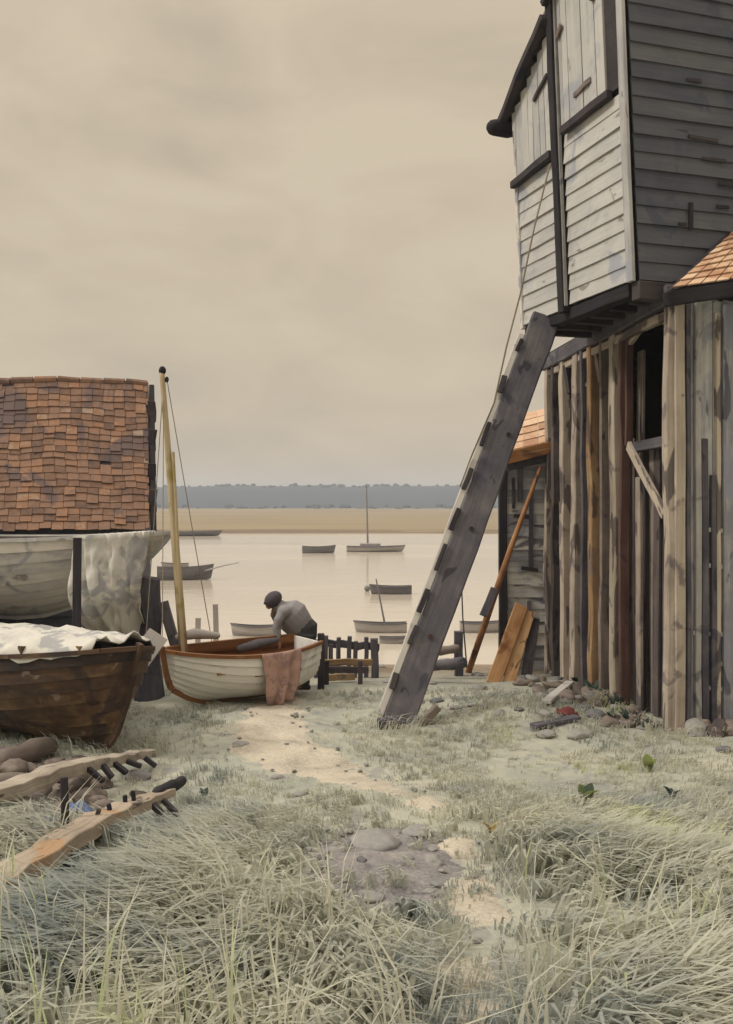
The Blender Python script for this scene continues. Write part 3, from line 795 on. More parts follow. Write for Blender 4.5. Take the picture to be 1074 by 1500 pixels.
tag(b.build('log', LOG, bevel=.012), 'short dark log leaning on the foot of the slanting timber shore', 'log')
# rope from the loft down along the shore
def rope(name, pts, r, label, mat=ROPE):
    mb = MB(); out = []
    for a, c in zip(pts[:-1], pts[1:]):
        for i in range(8): out.append(V(a).lerp(V(c), i/8))
    out.append(V(pts[-1])); mb.tube(out, r, n=6)
    tag(mb.build(name, mat, smooth=True), label, 'rope')
rope('rope', [P(806,240,11.85), P(783,332,11.6), P(762,432,11.5), P(742,508,11.4), P(724,590,11.45), foot+side*.29+ax*(Lp*.62)-V((0,.10,0)), foot+side*.29+ax*(Lp*.55)-V((0,.09,0))], .011, 'thin slack rope hanging from the loft along the slanting shore')
rope('mooring_line', [P(676,850,15.5), P(678,905,15.5), P(684,978,15.5)], .012, 'thin upright line standing by the water right of the slanting shore', PROP)

# ------------------------------------------------------------- the loft
A = V((P(928,0,10.5).x, 10.5, 0)); dU = V((-.298, .9546, 0)).normalized(); dN = V((-dU.y, dU.x, 0)); dR = -dN   # dR runs right along the dark face
dN = -dR
UL = 2.65; Z0 = 5.07
def W(u, z, n=0.0, r=0.0):
    p = A+dU*u+dN*n+dR*r; return V((p.x-.04*(z-Z0), p.y, z))
loft = empty('loft', A+V((0,0,Z0)), 'tall overhanging timber loft with pale boarded side and dark tarred end', 'building')
zt = 9.4
# carcass
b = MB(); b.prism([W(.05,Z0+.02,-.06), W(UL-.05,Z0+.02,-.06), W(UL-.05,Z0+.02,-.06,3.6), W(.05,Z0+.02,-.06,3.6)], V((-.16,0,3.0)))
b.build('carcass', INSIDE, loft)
# near bay u 0..1.36 ; far bay 1.50..2.65
def hboards(u0, u1, z0, z1, mat, name, n0=.0, ph=.19, face='U', r0=0, r1=0):
    b = MB(); z = z0
    while z < z1-.02:
        h = min(ph*random.uniform(.9,1.1), z1-z)
        o = random.uniform(-.004,.006)
        if face == 'U': p0, p1 = W(u0,z+h/2,n0+o), W(u1,z+h/2,n0+o); up = V((-.04,0,1))+dN*(-.12)
        else: p0, p1 = W(-n0-o,z+h/2,0,r0), W(-n0-o,z+h/2,0,r1); up = V((-.04,0,1))-dU*-(.12)
        b.beam(p0, p1, .022, h+.03, up=up, seg=5, jit=.003)
        z += h
    return b.build(name, mat, loft)
def vboards(u0, u1, z0, z1f, mat, name, n0=.03, w=.16):
    b = MB(); u = u0
    while u < u1-.02:
        ww = min(w*random.uniform(.8,1.2), u1-u)
        b.beam(W(u+ww/2,z0+random.uniform(-.02,.02),n0+random.uniform(-.006,.006)), W(u+ww/2,z1f(u+ww/2)-.02,n0), ww-.010, .03, up=dN, seg=3, jit=.002)
        u += ww
    return b.build(name, mat, loft)
hboards(.09,1.36,Z0-.02,7.12,PALE,'weatherboarding')
hboards(1.56,UL,Z0-.05,6.9,PALE,'weatherboarding')
roofz = lambda u: 8.36-(u-1.87)*.62
vboards(.34,1.36,7.2,lambda u: zt,PALE,'hatch_door')
vboards(1.58,UL,6.98,lambda u: roofz(u),PALE,'hatch_door')
def bm(p0, p1, w, h, mat, name, seg=3, jit=.006, up=(0,0,1), bev=.008):
    b = MB(); b.beam(p0, p1, w, h, up=up, seg=seg, jit=jit); return b.build(name, mat, loft, bevel=bev)
bm(W(.24,7.17,.06), W(1.30,7.15,.06), .08, .10, DARK, 'sill_beam')
bm(W(1.58,6.96,.07), W(UL+.03,6.92,.07), .09, .10, DARK, 'sill_beam')
bm(W(.62,7.50,.06), W(1.0,7.46,.06), .03, .07, MAUVE, 'door_ledge')
bm(W(.03,Z0-.05,.012), W(.03,zt,.012), .12, .05, PALE, 'corner_board', up=dN)
bm(W(1.46,Z0-.12,.03), W(1.46,8.95,.05), .13, .14, DARK, 'gap_post', up=dN, seg=8)
bm(W(1.40,Z0-.05,.05), W(1.40,8.9,.05), .035, .05, PROPL, 'batten', up=dN)
bm(W(1.545,Z0-.05,.05), W(1.545,8.3,.05), .035, .05, BLUEG, 'batten', up=dN)
bm(W(UL,Z0-.12,.01), W(UL,7.9,.01), .07, .06, BLUEG, 'corner_board', up=dN)
b = MB(); b.prism([W(.10,7.2,.01), W(.33,7.2,.01), W(.33,zt,.01), W(.10,zt,.01)], dN*.012); b.build('slot_shade_strip', DARK, loft)  # flat dark strip; the recess's shade is put into its colour
# roofs
bm(W(UL+.22,roofz(UL+.22)+.05,.14), W(1.5,roofz(1.5)+.05,.14), .11, .10, DARK, 'verge_beam', seg=6, jit=.012)
b = MB(); p = W(UL+.22, roofz(UL+.22)+.02, .02); b.tube([p+dN*.20, p-dN*.02], [.11,.12], n=12, round_ends=True); b.build('beam_end', DARK, loft, smooth=True)
b = MB(); b.prism([W(UL+.2,roofz(UL+.2)+.1,.12), W(1.5,roofz(1.5)+.1,.12), W(1.5,roofz(1.5)+.1,-2.2), W(UL+.2,roofz(UL+.2)+.1,-2.2)], V((0,0,.05))); b.build('roof', MAUVE, loft)
bm(W(1.5,8.78,.12), W(.2,9.7,.12), .11, .10, DARK, 'verge_beam', seg=5, jit=.012)
b = MB(); b.prism([W(1.55,8.75,.1), W(-.25,9.75,.1), W(-.25,9.75,-3.6), W(1.55,8.75,-3.6)], V((0,0,.06))); b.build('roof', MAUVE, loft)
bm(W(.40,8.6,.07), W(.52,8.35,.07), .03, .07, MAUVE, 'bracket')
bm(W(1.22,8.42,.07), W(1.34,8.30,.07), .03, .07, MAUVE, 'bracket')
bm(W(1.62,7.98,.07), W(2.0,7.80,.07), .03, .06, MAUVE, 'bracket')
# dark end
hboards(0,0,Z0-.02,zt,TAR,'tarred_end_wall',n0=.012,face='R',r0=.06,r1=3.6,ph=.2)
for (px, py, w) in ((1035,205,52),(1050,235,40),(1067,272,30),(1025,120,24),(1060,305,22),(1000,330,14),(1045,372,30),(1012,322,0)):
    r = ((px-CX)/F*A.y-A.x)/(dR.x-(px-CX)/F*dR.y); q = W(-.045, EYE-(py-HY)/F*(A.y+dR.y*r), 0, r)
    if w: bm(q-dR*w/260, q+dR*w/260, .012, .035, DARK, 'missing_lap', seg=1, bev=0)
    else: bm(q+V((0,0,.18)), q-V((0,0,.12)), .05, .02, DARK, 'dark_slat', up=dU, seg=1, bev=0)
for k in range(7):
    r = .15+k*.5; b_ = None
# bottom sill, joists, underside
bm(W(.0,Z0-.16,-.02,0), W(.0,Z0-.16,-.02,3.6), .16, .2, DARK, 'bottom_beam', seg=5, jit=.01)
bm(W(.1,Z0-.13,-.08), W(UL,Z0-.13,-.08), .16, .15, DARK, 'bottom_beam', seg=5, jit=.01)
for k in range(6):
    u = .35+k*.42
    bm(W(u,Z0-.16,-.18), W(u,Z0-.16,-1.6), .1, .12, DARK, 'joist', seg=1)
b = MB(); b.prism([W(.05,Z0-.05,-.05), W(UL-.02,Z0-.05,-.05), W(UL-.02,Z0-.05,-.05,3.6), W(.05,Z0-.05,-.05,3.6)], V((0,0,.04))); b.build('loft_floor', DARK, loft)

# --------------------------------------------------------- lower shed
C0 = V((3.41, 10.55, 0)); sD = V((-.08, 1, 0)).normalized(); sN = V((-sD.y, sD.x, 0)); fD = V((.97,.24,0)).normalized()
def sof(px):
    r = (px-CX)/F; return (C0.x-C0.y*r)/(sD.y*r-sD.x)
def S(s, z, n=0): return V((C0.x+sD.x*s+sN.x*n, C0.y+sD.y*s+sN.y*n, z))
shed = empty('boat_shed', (C0.x, C0.y, gz(C0.x,C0.y)), 'open fronted shed of bleached posts and patched boards under the overhanging loft', 'building')
SL = sof(806); ZT = 4.98
def zb(p): return gz(p.x, p.y)-.12
def add(name, mat, b, bev=0.006): return b.build(name, mat, shed, bevel=bev)
b = MB()
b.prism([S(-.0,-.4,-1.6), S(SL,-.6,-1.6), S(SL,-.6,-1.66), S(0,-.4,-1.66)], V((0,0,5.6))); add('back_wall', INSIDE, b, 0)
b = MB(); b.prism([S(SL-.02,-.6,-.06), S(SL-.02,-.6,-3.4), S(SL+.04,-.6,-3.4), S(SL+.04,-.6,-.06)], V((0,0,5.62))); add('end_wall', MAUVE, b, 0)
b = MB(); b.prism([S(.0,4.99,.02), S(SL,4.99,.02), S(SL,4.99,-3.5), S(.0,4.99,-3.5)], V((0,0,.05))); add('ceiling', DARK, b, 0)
# recessed dark boarding, broken at the top
b = MB(); s = .06
while s < SL-.05:
    w = random.uniform(.13,.24); c = s+w/2
    ztop = ZT-.05
    px = None
    if .12 < c < 1.42: ztop = 3.25+random.uniform(-.07,.07)
    elif random.random() < .85: ztop = random.uniform(3.3, 4.6)
    p = S(c,0,-.07)
    if .12 < c < 1.42 or random.random() > .16:
        b.beam(S(c,zb(p),-.15+random.uniform(-.04,.04)), S(c+random.uniform(-.03,.03),ztop,-.15+random.uniform(-.04,.02)), w-.02, .03, up=sN, seg=4, jit=.004, ends=.02)
    s += w
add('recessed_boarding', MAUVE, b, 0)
b = MB()
for (s0, s1, z0, z1) in ((.12,1.45,4.0,4.10),):
    b.beam(S(s0,z0-.22,-.5), S(s1,z1-.3,-.5), .05, .12, seg=3, jit=.01)
add('hatch_bar', DARK, b)
# posts: px, width, material, top z, depth proud
for (px, w, mat, lean) in ((804,.16,CREAM,0),(818,.13,MAUVE,.04),(832,.20,CREAM,.05),(850,.24,CREAM,-.05),(862,.09,PROP,.03),(874,.20,OCHRE,.04),(890,.09,MAUVE,.02),(908,.24,CREAM,.04),(920,.08,REDBR,.03),(989,.15,CREAM,0)):
    s = min(sof(px), SL-.1); p = S(s,0,.03)
    b = MB(); b.beam(S(s-lean,zb(p),.05), S(s+lean,ZT-.02,.04), w*.9, .13, up=sN, seg=9, jit=.015, rnd=random.uniform(.3,.8)); add('post', mat, b, .012)
# warm lower boards between the far posts
for (px0, px1, zt_) in ((811,820,2.6),(836,846,2.9),(856,866,2.4),(880,888,3.2),(896,902,4.2),(931,938,2.9)):
    s0, s1 = sof(px1), min(sof(px0), SL); c = (s0+s1)/2; p = S(c,0,.0)
    b = MB(); b.beam(S(c,zb(p),-.02), S(c,zt_,-.02), abs(s1-s0), .04, up=sN, seg=5, jit=.006); add('patch_board', OCHRE if px0 < 880 else (CREAM if px0 < 935 else MAUVE), b)
# head plate with short struts
b = MB(); b.beam(S(-.1,ZT-.12,.06), S(SL+.1,ZT-.12,.06), .16, .22, seg=7, jit=.012); add('head_plate', PROP, b, .012)
b = MB(); b.beam(S(.05,ZT-.31,.05), S(SL,ZT-.30,.04), .09, .10, seg=6, jit=.010); add('head_rail', CREAM, b, .01)
for px in (838, 862, 884, 900):
    s = sof(px); b = MB(); b.beam(S(s,ZT-.75,.02), S(s+.12,ZT-.3,.05), .08, .08, seg=2, jit=.006); add('knee', random.choice((CREAM, DARK)), b)
# hatch frame, diagonal brace
b = MB(); b.beam(S(.22,2.45,.03), S(1.36,3.3,.03), .05, .12, seg=3, jit=.008); add('brace', CREAM, b)
for s_, mm in ((1.40, REDBR), (.16, CREAM)):
    b = MB(); b.beam(S(s_,3.3,.02), S(s_-.03,4.68,.02), .06, .09, up=sN, seg=3, jit=.008); add('hatch_jamb', mm, b)
b = MB(); b.beam(S(.12,4.62,.015), S(.55,4.74,.015), .06, .10, seg=1); b.beam(S(.5,4.74,.015), S(1.0,4.74,.017), .06, .10, seg=1); b.beam(S(.95,4.74,.015), S(1.42,4.58,.015), .06, .10, seg=3, jit=.008); add('hatch_lintel', CREAM, b)
b = MB()
b.beam(S(.2,3.30,-.02), S(1.4,3.26,-.02), .10, .12, seg=3, jit=.01); add('hatch_sill', PROP, b)
# front wall: pale vertical boards
def Fp(t, z, n=0): return V((C0.x+fD.x*t+fD.y*n, C0.y+fD.y*t-fD.x*n, z))
b = MB(); t = .12
while t < 3.4:
    w = random.uniform(.13,.22); p = Fp(t+w/2,0)
    b.beam(Fp(t+w/2,zb(p),random.uniform(-.01,.012)), Fp(t+w/2,4.85,random.uniform(-.01,.01)), w-.012, .03, up=V((fD.y,-fD.x,0)), seg=5, jit=.004, ends=.03); t += w
add('front_boarding', BLUEG, b, 0)
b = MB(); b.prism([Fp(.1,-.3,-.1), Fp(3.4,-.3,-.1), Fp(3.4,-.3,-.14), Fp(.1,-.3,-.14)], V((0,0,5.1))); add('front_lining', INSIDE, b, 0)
for (t, w, mat, z1) in ((.02,.12,CREAM,4.9),(.13,.05,PROP,4.8),(.25,.07,PROPL,4.8),(.33,.08,PROP,3.3),(.44,.06,PROP,2.9),(.50,.05,CREAM,4.7),(.62,.12,BLUEG,4.8),(.80,.07,PROP,4.6),(1.0,.1,PALE,4.8),(1.3,.1,PROP,4.8)):
    p = Fp(t,0,.04); b = MB(); b.beam(Fp(t,zb(p)-.05,.045), Fp(t,z1,.04), w, .06, up=V((fD.y,-fD.x,0)), seg=6, jit=.006); add('batten', mat, b)
for (t0,t1,z) in ((.3,.8,2.3),(.2,.75,1.15),(.5,1.2,.8),(.3,.7,1.9),(.25,.6,.55)):
    b = MB(); b.beam(Fp(t0,z,.03), Fp(t1,z-.04,.03), .03, .05, jit=.004); add('cross_board', PROPL, b)
# stone plinth lumps under the posts are loose stones, further below
# orange lean to roof
e = empty('tiled_canopy', P(985,425,10.1), 'pale orange tiled canopy roof over the right end of the shed', 'canopy')
E0, T0, T1, E1 = P(986,424,10.05), P(1078,338,10.95), P(1330,250,11.9), P(1330,372,10.6)
nrm = (E1-E0).cross(T0-E0).normalized()
if nrm.y > 0: nrm = -nrm
b = MB(); b.prism([E0,E1,T1,T0], -nrm*.05); b.build('roof_deck', DARK, e)
b = MB()
for i in range(9):
    a0, a1 = i/9, (i+1)/9
    for j in range(17):
        p, q = j/17, (j+1)/17-.006
        def bl(a, c): return E0.lerp(T0,a).lerp(E1.lerp(T1,a),c)
        lift = nrm*(.012+random.uniform(0,.012)); a00 = a0-.02
        b.prism([bl(a00,p)+lift+nrm*.014, bl(a00,q)+lift+nrm*.014, bl(a1,q)+lift*.5, bl(a1,p)+lift*.5], nrm*.016)
b.build('tiles', TILE2, e)
b = MB(); b.beam(E0+V((-.08,0,-.10)), E1+V((0,0,-.10)), .12, .15, seg=5, jit=.01); b.build('eave_beam', DARK, e, bevel=.01)
b = MB(); b.beam(E0+V((-.03,.02,-.05)), T0+V((-.03,.02,-.03)), .05, .1, seg=3, jit=.008); b.build('verge_board', DARK, e, bevel=.01)

# small far shed behind the prop
D = 15.7
hut = empty('hut', P(770,990,D), 'small pale boarded hut with a red tiled roof behind the slanting shore', 'building')
x0, x1 = P(737,0,D).x, 3.7; zg = gz(x0, D)-.1
ztp = P(0,668,D).z
b = MB(); z = zg
while z < ztp-.02:
    h = random.uniform(.17,.22); b.beam((x0+.02,D,z+h/2), (x1,D,z+h/2), .025, h+.025, up=(0,.12,1), seg=4, jit=.004); z += h
b.build('weatherboarding', BLUEG, hut)
b = MB(); z = zg
while z < ztp-.02:
    h = random.uniform(.17,.22); b.beam((x0,D+.02,z+h/2), (x0+.25,D+1.6,z+h/2), .025, h+.025, up=(.12,0,1), seg=4, jit=.004); z += h
b.build('weatherboarding', PALE, hut)
b = MB(); b.beam((x0-.005,D-.03,zg), (x0-.005,D-.03,ztp), .13, .12, seg=6, jit=.012, up=(0,-1,0)); b.build('corner_post', DARK, hut, bevel=.01)
for px, ya, yb, w in ((762,672,735,.08),(778,720,830,.07),(775,880,950,.06),(752,700,745,.05)):
    b = MB(); b.beam(P(px,ya,D-.04), P(px,yb,D-.04), w, .03, up=(0,-1,0), jit=.006, seg=2); b.build('batten', PROP, hut)
for px, py in ((776,832),(789,855),(765,755)):
    b = MB(); b.beam(P(px-12,py,D-.04), P(px+12,py+3,D-.04), .03, .06, jit=.006, seg=2); b.build('shutter_bar', random.choice((DARK,PROPL)), hut)
R0, R1, R2, R3 = P(742,672,D-.2), V((3.9,D-.2,P(0,640,D-.2).z)), V((3.9,D+.9,P(0,640,D).z+.75)), P(757,640,D+.9)
R3 = V((x0+.25, D+.9, R0.z+.75))
nr = (R1-R0).cross(R3-R0).normalized()
b = MB()
for i in range(6):
    for j in range(6):
        def bq(a, c): return R0.lerp(R3,a).lerp(R1.lerp(R2,a),c)
        a0, a1 = i/6-.03, (i+1)/6; c0, c1 = j/6+.003, (j+1)/6-.003
        b.prism([bq(a0,c0)+nr*.02, bq(a0,c1)+nr*.02, bq(a1,c1), bq(a1,c0)], nr*(.02+random.uniform(0,.012)))
b.build('roof', TILE2, hut)
b = MB(); b.beam(R0+V((-.05,-.03,-.0)), R1+V((0,-.02,.03)), .06, .20, seg=3, jit=.01); b.build('eave_board', BROWNIN, hut, bevel=.008)
b = MB(); b.beam(R0+V((0,.06,-.13)), R1+V((0,.06,-.13)), .06, .12, seg=3, jit=.01); b.build('eave_board', PROP, hut, bevel=.008)

# leaning spar and orange boards
e = empty('leaning_spar', G(686,985), 'long thin orange brown spar leaning against the small hut', 'spar')
b = MB(); b.tube([G(686,985), P(715,900,14.6), P(745,812,15.0), P(792,684,15.5)], [.055,.052,.045,.03], n=9); b.build('pole', ORANGE, e, smooth=True)
b = MB(); b.beam(P(708,902,14.42), P(724,862,14.6), .11, .05, up=(0,-1,0), seg=2, jit=.005); b.build('blade', PROP, e)
for i, (a, c, wd, mat, lab) in enumerate((((722,1004),(764,886),.17,ORANGE,'broad bright orange board leaning on the hut, leftmost of three'), ((745,1002),(775,896),.15,ORANGE,'narrower orange board leaning on the hut, between two others'), ((770,1000),(784,905),.13,MAUVE,'dark board leaning on the hut, right of the orange boards'))):
    p0 = G(*a); p0.y = max(p0.y-.0, 13.0-.05*i) if p0.y < 14 else 13.2
    p0 = P(a[0], a[1], 14.6+.1*i); p0.z = gz(p0.x,p0.y)-.03
    b = MB(); b.beam(p0, P(c[0], c[1], 15.5), wd*1.25, .035, up=(0,-1,.1), seg=3, jit=.004, ends=.02)
    tag(b.build('leaning_board', mat, bevel=.005), lab, 'board')

# --------------------------------------------------- left tiled shed
yaw = math.radians(10)
ed = V((math.cos(yaw), math.sin(yaw), 0)); bd = V((-math.sin(yaw), math.cos(yaw), 0))
Ec = P(219, 772, 15.0); ts = empty('tiled_shed', (Ec.x, Ec.y, gz(Ec.x,Ec.y)), 'shed with a steep brown clay tile roof behind the grey hull', 'building')
run = 1.5; rise = P(0,563,16.5).z-Ec.z; Lr = 6.0
bl_ = lambda a, c: Ec - ed*(c*Lr) + bd*(run*a) - ed*(.10*a) + V((0,0,rise*a + .03*math.sin(c*9)*a - .05*math.sin(PI*a)*(.5+.5*math.sin(c*14+1)) + .03*mnoise.noise(V((a*5,c*14,2)))))
nr = (-ed).cross(bd*run+V((0,0,rise))).normalized()
if nr.y > 0: nr = -nr
b = MB(); NR = 22; NCt = 34
for i in range(NR):
    sh = random.uniform(0,.5)/NCt
    for j in range(-1, NCt):
        c0 = max(0, j/NCt+sh); c1 = (j+1)/NCt+sh-.0012
        if c1 <= c0+.003: continue
        a0, a1 = i/NR-.016+random.uniform(-.007,.005), (i+1)/NR+.01
        lf = .022+random.uniform(0,.012)
        if random.random() < .05: a0 -= .018; lf += .012
        if random.random() < .02: continue
        b.prism([bl_(a0,c0)+nr*lf, bl_(a0,c1)+nr*(lf+random.uniform(-.004,.004)), bl_(a1,c1)+nr*.004, bl_(a1,c0)+nr*.004], nr*.016)
b.build('roof', TILE, ts)
b = MB(); b.prism([bl_(0,0), bl_(0,1), bl_(1,1), bl_(1,0)], -nr*.04); b.build('roof_deck', DARK, ts)
b = MB()
for j in range(16): b.tube([bl_(1,j/16+.002)+V((0,0,.0)), bl_(1,(j+1)/16-.002)+V((0,0,.01))], .065+random.uniform(0,.012), n=9)
b.build('ridge_tiles', TILE, ts)
back = lambda a, c: bl_(1,c)+bd*(run*(1-a))-V((0,0,rise*(1-a)))
b = MB(); b.prism([back(1,0), back(0,0), back(0,1), back(1,1)], V((0,.05,.03))); b.build('back_roof', TILE, ts)
b = MB(); b.prism([bl_(0,0)+ed*.02, bl_(1,0)+ed*.02, bl_(1,0)+ed*.02-V((0,0,.28)), bl_(0,0)+ed*.02-V((0,0,.28))], ed*.09); b.build('barge_board', DARK, ts, bevel=.01)
w0 = Ec+bd*.15-ed*.12; w1 = w0+bd*(2*run-.3); w2 = w0-ed*(Lr-.3); w3 = w2+bd*(2*run-.3)
g0 = gz(Ec.x,Ec.y)-.4
b = MB()
poly = [V((w0.x,w0.y,g0)), V((w1.x,w1.y,g0)), V((w1.x,w1.y,Ec.z)), bl_(1,0)-ed*.12-V((0,0,.08)), V((w0.x,w0.y,Ec.z))]
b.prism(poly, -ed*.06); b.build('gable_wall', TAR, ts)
b = MB(); z = g0
while z < Ec.z: b.beam(V((w0.x,w0.y,z+.1)), V((w2.x,w2.y,z+.1)), .03, .22, up=(0,.1,1), seg=4, jit=.004); z += .2
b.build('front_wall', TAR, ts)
# overhanging black scraps on the verge
for a, dx in ((.18,.10),(.36,.05),(.60,.03),(.8,.02)):
    q = bl_(a,0)+ed*.05+nr*.05; b = MB(); b.beam(q-V((0,0,.2)), q+V((0.02,0,.16)), .13, .05, up=(0,-1,0), seg=2, jit=.02); b.build('verge_clip', DARK, ts, bevel=.01)

# --------------------------------------------------- foreground wreckage
def timber(name, a, c, w, h, mat, label, cat, peg=(), lift=(0,0)):
    p0, p1 = G(*a), G(*c); p0.z += h/2+lift[0]; p1.z += h/2+lift[1]
    e = empty(name, (p0+p1)/2-V((0,0,h/2)), label, cat)
    d = (p1-p0); pts = []
    b = MB(); mid = p0.lerp(p1,.5)+V((0,0,.07)); dn = d.normalized()
    q0, q1 = p0.lerp(p1,.5)+V((0,0,.05)), None
    b.beam(p0, mid+dn*.02, w, h, seg=9, jit=.014, ends=.0, rnd=.6); b.beam(mid-dn*.02, p1, w*.98, h*.97, seg=9, jit=.014, t1=.66, rnd=.6, ends=.03)
    b.build('plank', mat, e, bevel=.006)
    sd = dn.cross(V((0,0,1))).normalized()
    for t, ln, up in peg:
        q = (p0.lerp(mid, t*2) if t < .5 else mid.lerp(p1, (t-.5)*2))
        b = MB()
        if up: b.beam(q+V((0,0,h*.3)), q+V((random.uniform(-.03,.03),0,h*.5+ln)), .03, .03, jit=.004)
        else: tw_ = random.uniform(-.06,.06); b.beam(q+sd*w*.42+V((0,0,-h*.1)), q+sd*(w*.5+ln*random.uniform(.5,1.15))+dn*tw_+V((0,0,-h*.3-random.uniform(.03,.10))), random.uniform(.03,.055), .045, up=(0,0,1), jit=.006)
        b.build('peg', DARK, e, bevel=.006)
    return e
timber('wreck_timber', (-60,1218), (222,1120), .19, .11, DRIFT, 'long pale wreck timber with dark pegs along its lower edge', 'timber', ((.55,.13,0),(.63,.10,0),(.70,.12,0),(.78,.12,0),(.9,.08,0)), lift=(.12,.06))
timber('wreck_timber', (-20,1335), (246,1184), .20, .10, DRIFTO, 'long warm brown wreck timber with an orange end, nearest the foreground', 'timber', ((.5,.03,1),(.58,.03,1),(.68,.05,1),(.74,.06,1),(.88,.14,0),(.8,.06,0)), lift=(.05,.09))
def stick(name, a, c, r, mat, label, cat, lift=0):
    p0, p1 = G(*a), G(*c); p0.z += r+lift; p1.z += r+lift
    b = MB(); n = 5; pts = [p0.lerp(p1, i/n)+V((random.uniform(-.012,.012),)*3) for i in range(n+1)]
    b.tube(pts, [r*random.uniform(.85,1.1) for _ in pts], n=9, round_ends=True)
    tag(b.build(name, mat, smooth=True), label, cat)
q = G(96, 1238); b = MB(); b.beam(q-V((0,0,.05)), q+V((-.04,.1,.42)), .05, .05, seg=3, jit=.006); tag(b.build('stake', DARK, bevel=.006), 'thin dark stake standing between the two wreck timbers', 'stake')
stick('log', (15,1128), (72,1108), .11, LOG, 'thick brown log under the keel of the brown hull', 'log')
stick('log', (60,1152), (118,1142), .09, LOG, 'short fat grey brown log above the pale wreck timber', 'log')
stick('log', (-10,1182), (60,1165), .06, DARK, 'thin black log at the left edge above the wreck timbers', 'log')
stick('log', (10,1232), (50,1218), .06, DARK, 'short charred log between the wreck timbers', 'log')
stick('log', (-15,1275), (38,1240), .08, LOG, 'brown log lying between the two wreck timbers at the left', 'log')
stick('log', (70,1262), (108,1232), .05, LOG, 'small brown log beside the warm wreck timber', 'log')
stick('log', (232,1192), (264,1176), .05, DARK, 'black stick lying across the orange end of the warm wreck timber', 'log', lift=.12)
def rag(name, px, py, r, mat, label):
    q = G(px, py); rows = []
    for i in range(9):
        for_ = []
        for j in range(9):
            x = (i/8-.5)*2; y = (j/8-.5)*2; k = math.hypot(x,y)
            wx = q.x+x*r*(1+.25*mnoise.noise(V((x,y,px)))); wy = q.y+y*r*.8
            for_.append(V((wx, wy, gz(wx,wy)+.05+.09*(1-min(1,k))+.06*mnoise.noise(V((x*2,y*2,py))))))
        rows.append(for_)
    b = MB(); b.grid(rows, rnd=.5); tag(b.build(name, mat, smooth=True, solid=.012), label, 'rag')
rag('rag', 70, 1224, .14, BLUE, 'pale blue rag between the two wreck timbers')
rag('rag', 118, 1198, .10, BLUE, 'small dark blue rag against the warm wreck timber')
rag('rag', 66, 1243, .09, ORANGE, 'rust coloured scrap below the pale blue rag')
rag('rag', 832, 1052, .12, RED, 'dark red rag on the ground before the boat shed')
q0, q1 = G(782,1072), G(845,1056); b = MB(); b.beam(q0+V((0,0,.05)), q1+V((0,0,.05)), .14, .06, seg=2, jit=.01); tag(b.build('loose_board', PROP, bevel=.008), 'short blue grey board lying in front of the red rag', 'board')
q0, q1 = G(800,1035), G(835,1008); b = MB(); b.beam(q0+V((0,0,.05)), q1+V((0,0,.07)), .12, .05, seg=2, jit=.01); tag(b.build('loose_board', PROPL, bevel=.008), 'short grey board lying at the foot of the far posts of the boat shed', 'board')

# stones ---------------------------------------------------------------
def stone_mesh(sd):
    bm_ = bmesh.new(); bmesh.ops.create_icosphere(bm_, subdivisions=3, radius=1)
    for v in bm_.verts:
        p = v.co.copy(); n = mnoise.noise(p*1.1+V((sd*7,sd,0)))*.35+mnoise.noise(p*2.6+V((sd,0,3)))*.14
        v.co = p*(1+n); v.co.z *= .62
    me = bpy.data.meshes.new('stone'); bm_.to_mesh(me); bm_.free()
    a = me.attributes.new('gco','FLOAT_VECTOR','POINT'); a.data.foreach_set('vector', [c*.3 for v in me.vertices for c in v.co])
    a = me.attributes.new('rnd','FLOAT','POINT'); a.data.foreach_set('value', [random.random()]*len(me.vertices))
    me.polygons.foreach_set('use_smooth', [True]*len(me.polygons)); me.materials.append(STONE); return me
SM = [stone_mesh(k+1.3) for k in range(7)]
def stone(px, py, wpx, label, group, i=[0]):
    q = G(px, py); s = wpx/2*q.y/F
    o = bpy.data.objects.new('stone', SM[i[0] % 7]); i[0] += 1; C.objects.link(o)
    o.location = q+V((0,0,s*.14)); o.scale = (s, s*random.uniform(.7,1), s*random.uniform(.45,.8)); o.rotation_euler = (0,0,random.uniform(0,6.28))
    tag(o, label, 'stone', group)
for px, py, w in ((572,962,16),(560,978,14),(588,990,16),(566,1000,12),(628,962,30),(655,975,34),(700,990,20),(640,1028,22),(668,1038,20),(612,1030,26),(690,1034,14),(712,1036,18),(730,1046,20),(742,1020,22),(760,1040,16),(650,1052,14),(700,1010,24),(630,1002,22)):
    stone(px, py, w, 'grey stone in the rubble strewn between the slanting shore and the hut', 'rubble between shore and hut')
for px, py, w in ((790,1020,22),(800,1048,22),(826,1030,26),(855,1038,28),(868,1016,18),(880,1050,18),(800,1078,34),(850,1078,40),(905,1062,22),(945,1068,22),(960,1062,20),(985,1075,16),(1012,1078,18),(930,1030,30),(815,988,20),(800,972,18),(880,1000,16),(1060,1100,24)):
    stone(px, py, w, 'grey stone lying along the foot of the boat shed wall', 'stones along the shed foot')
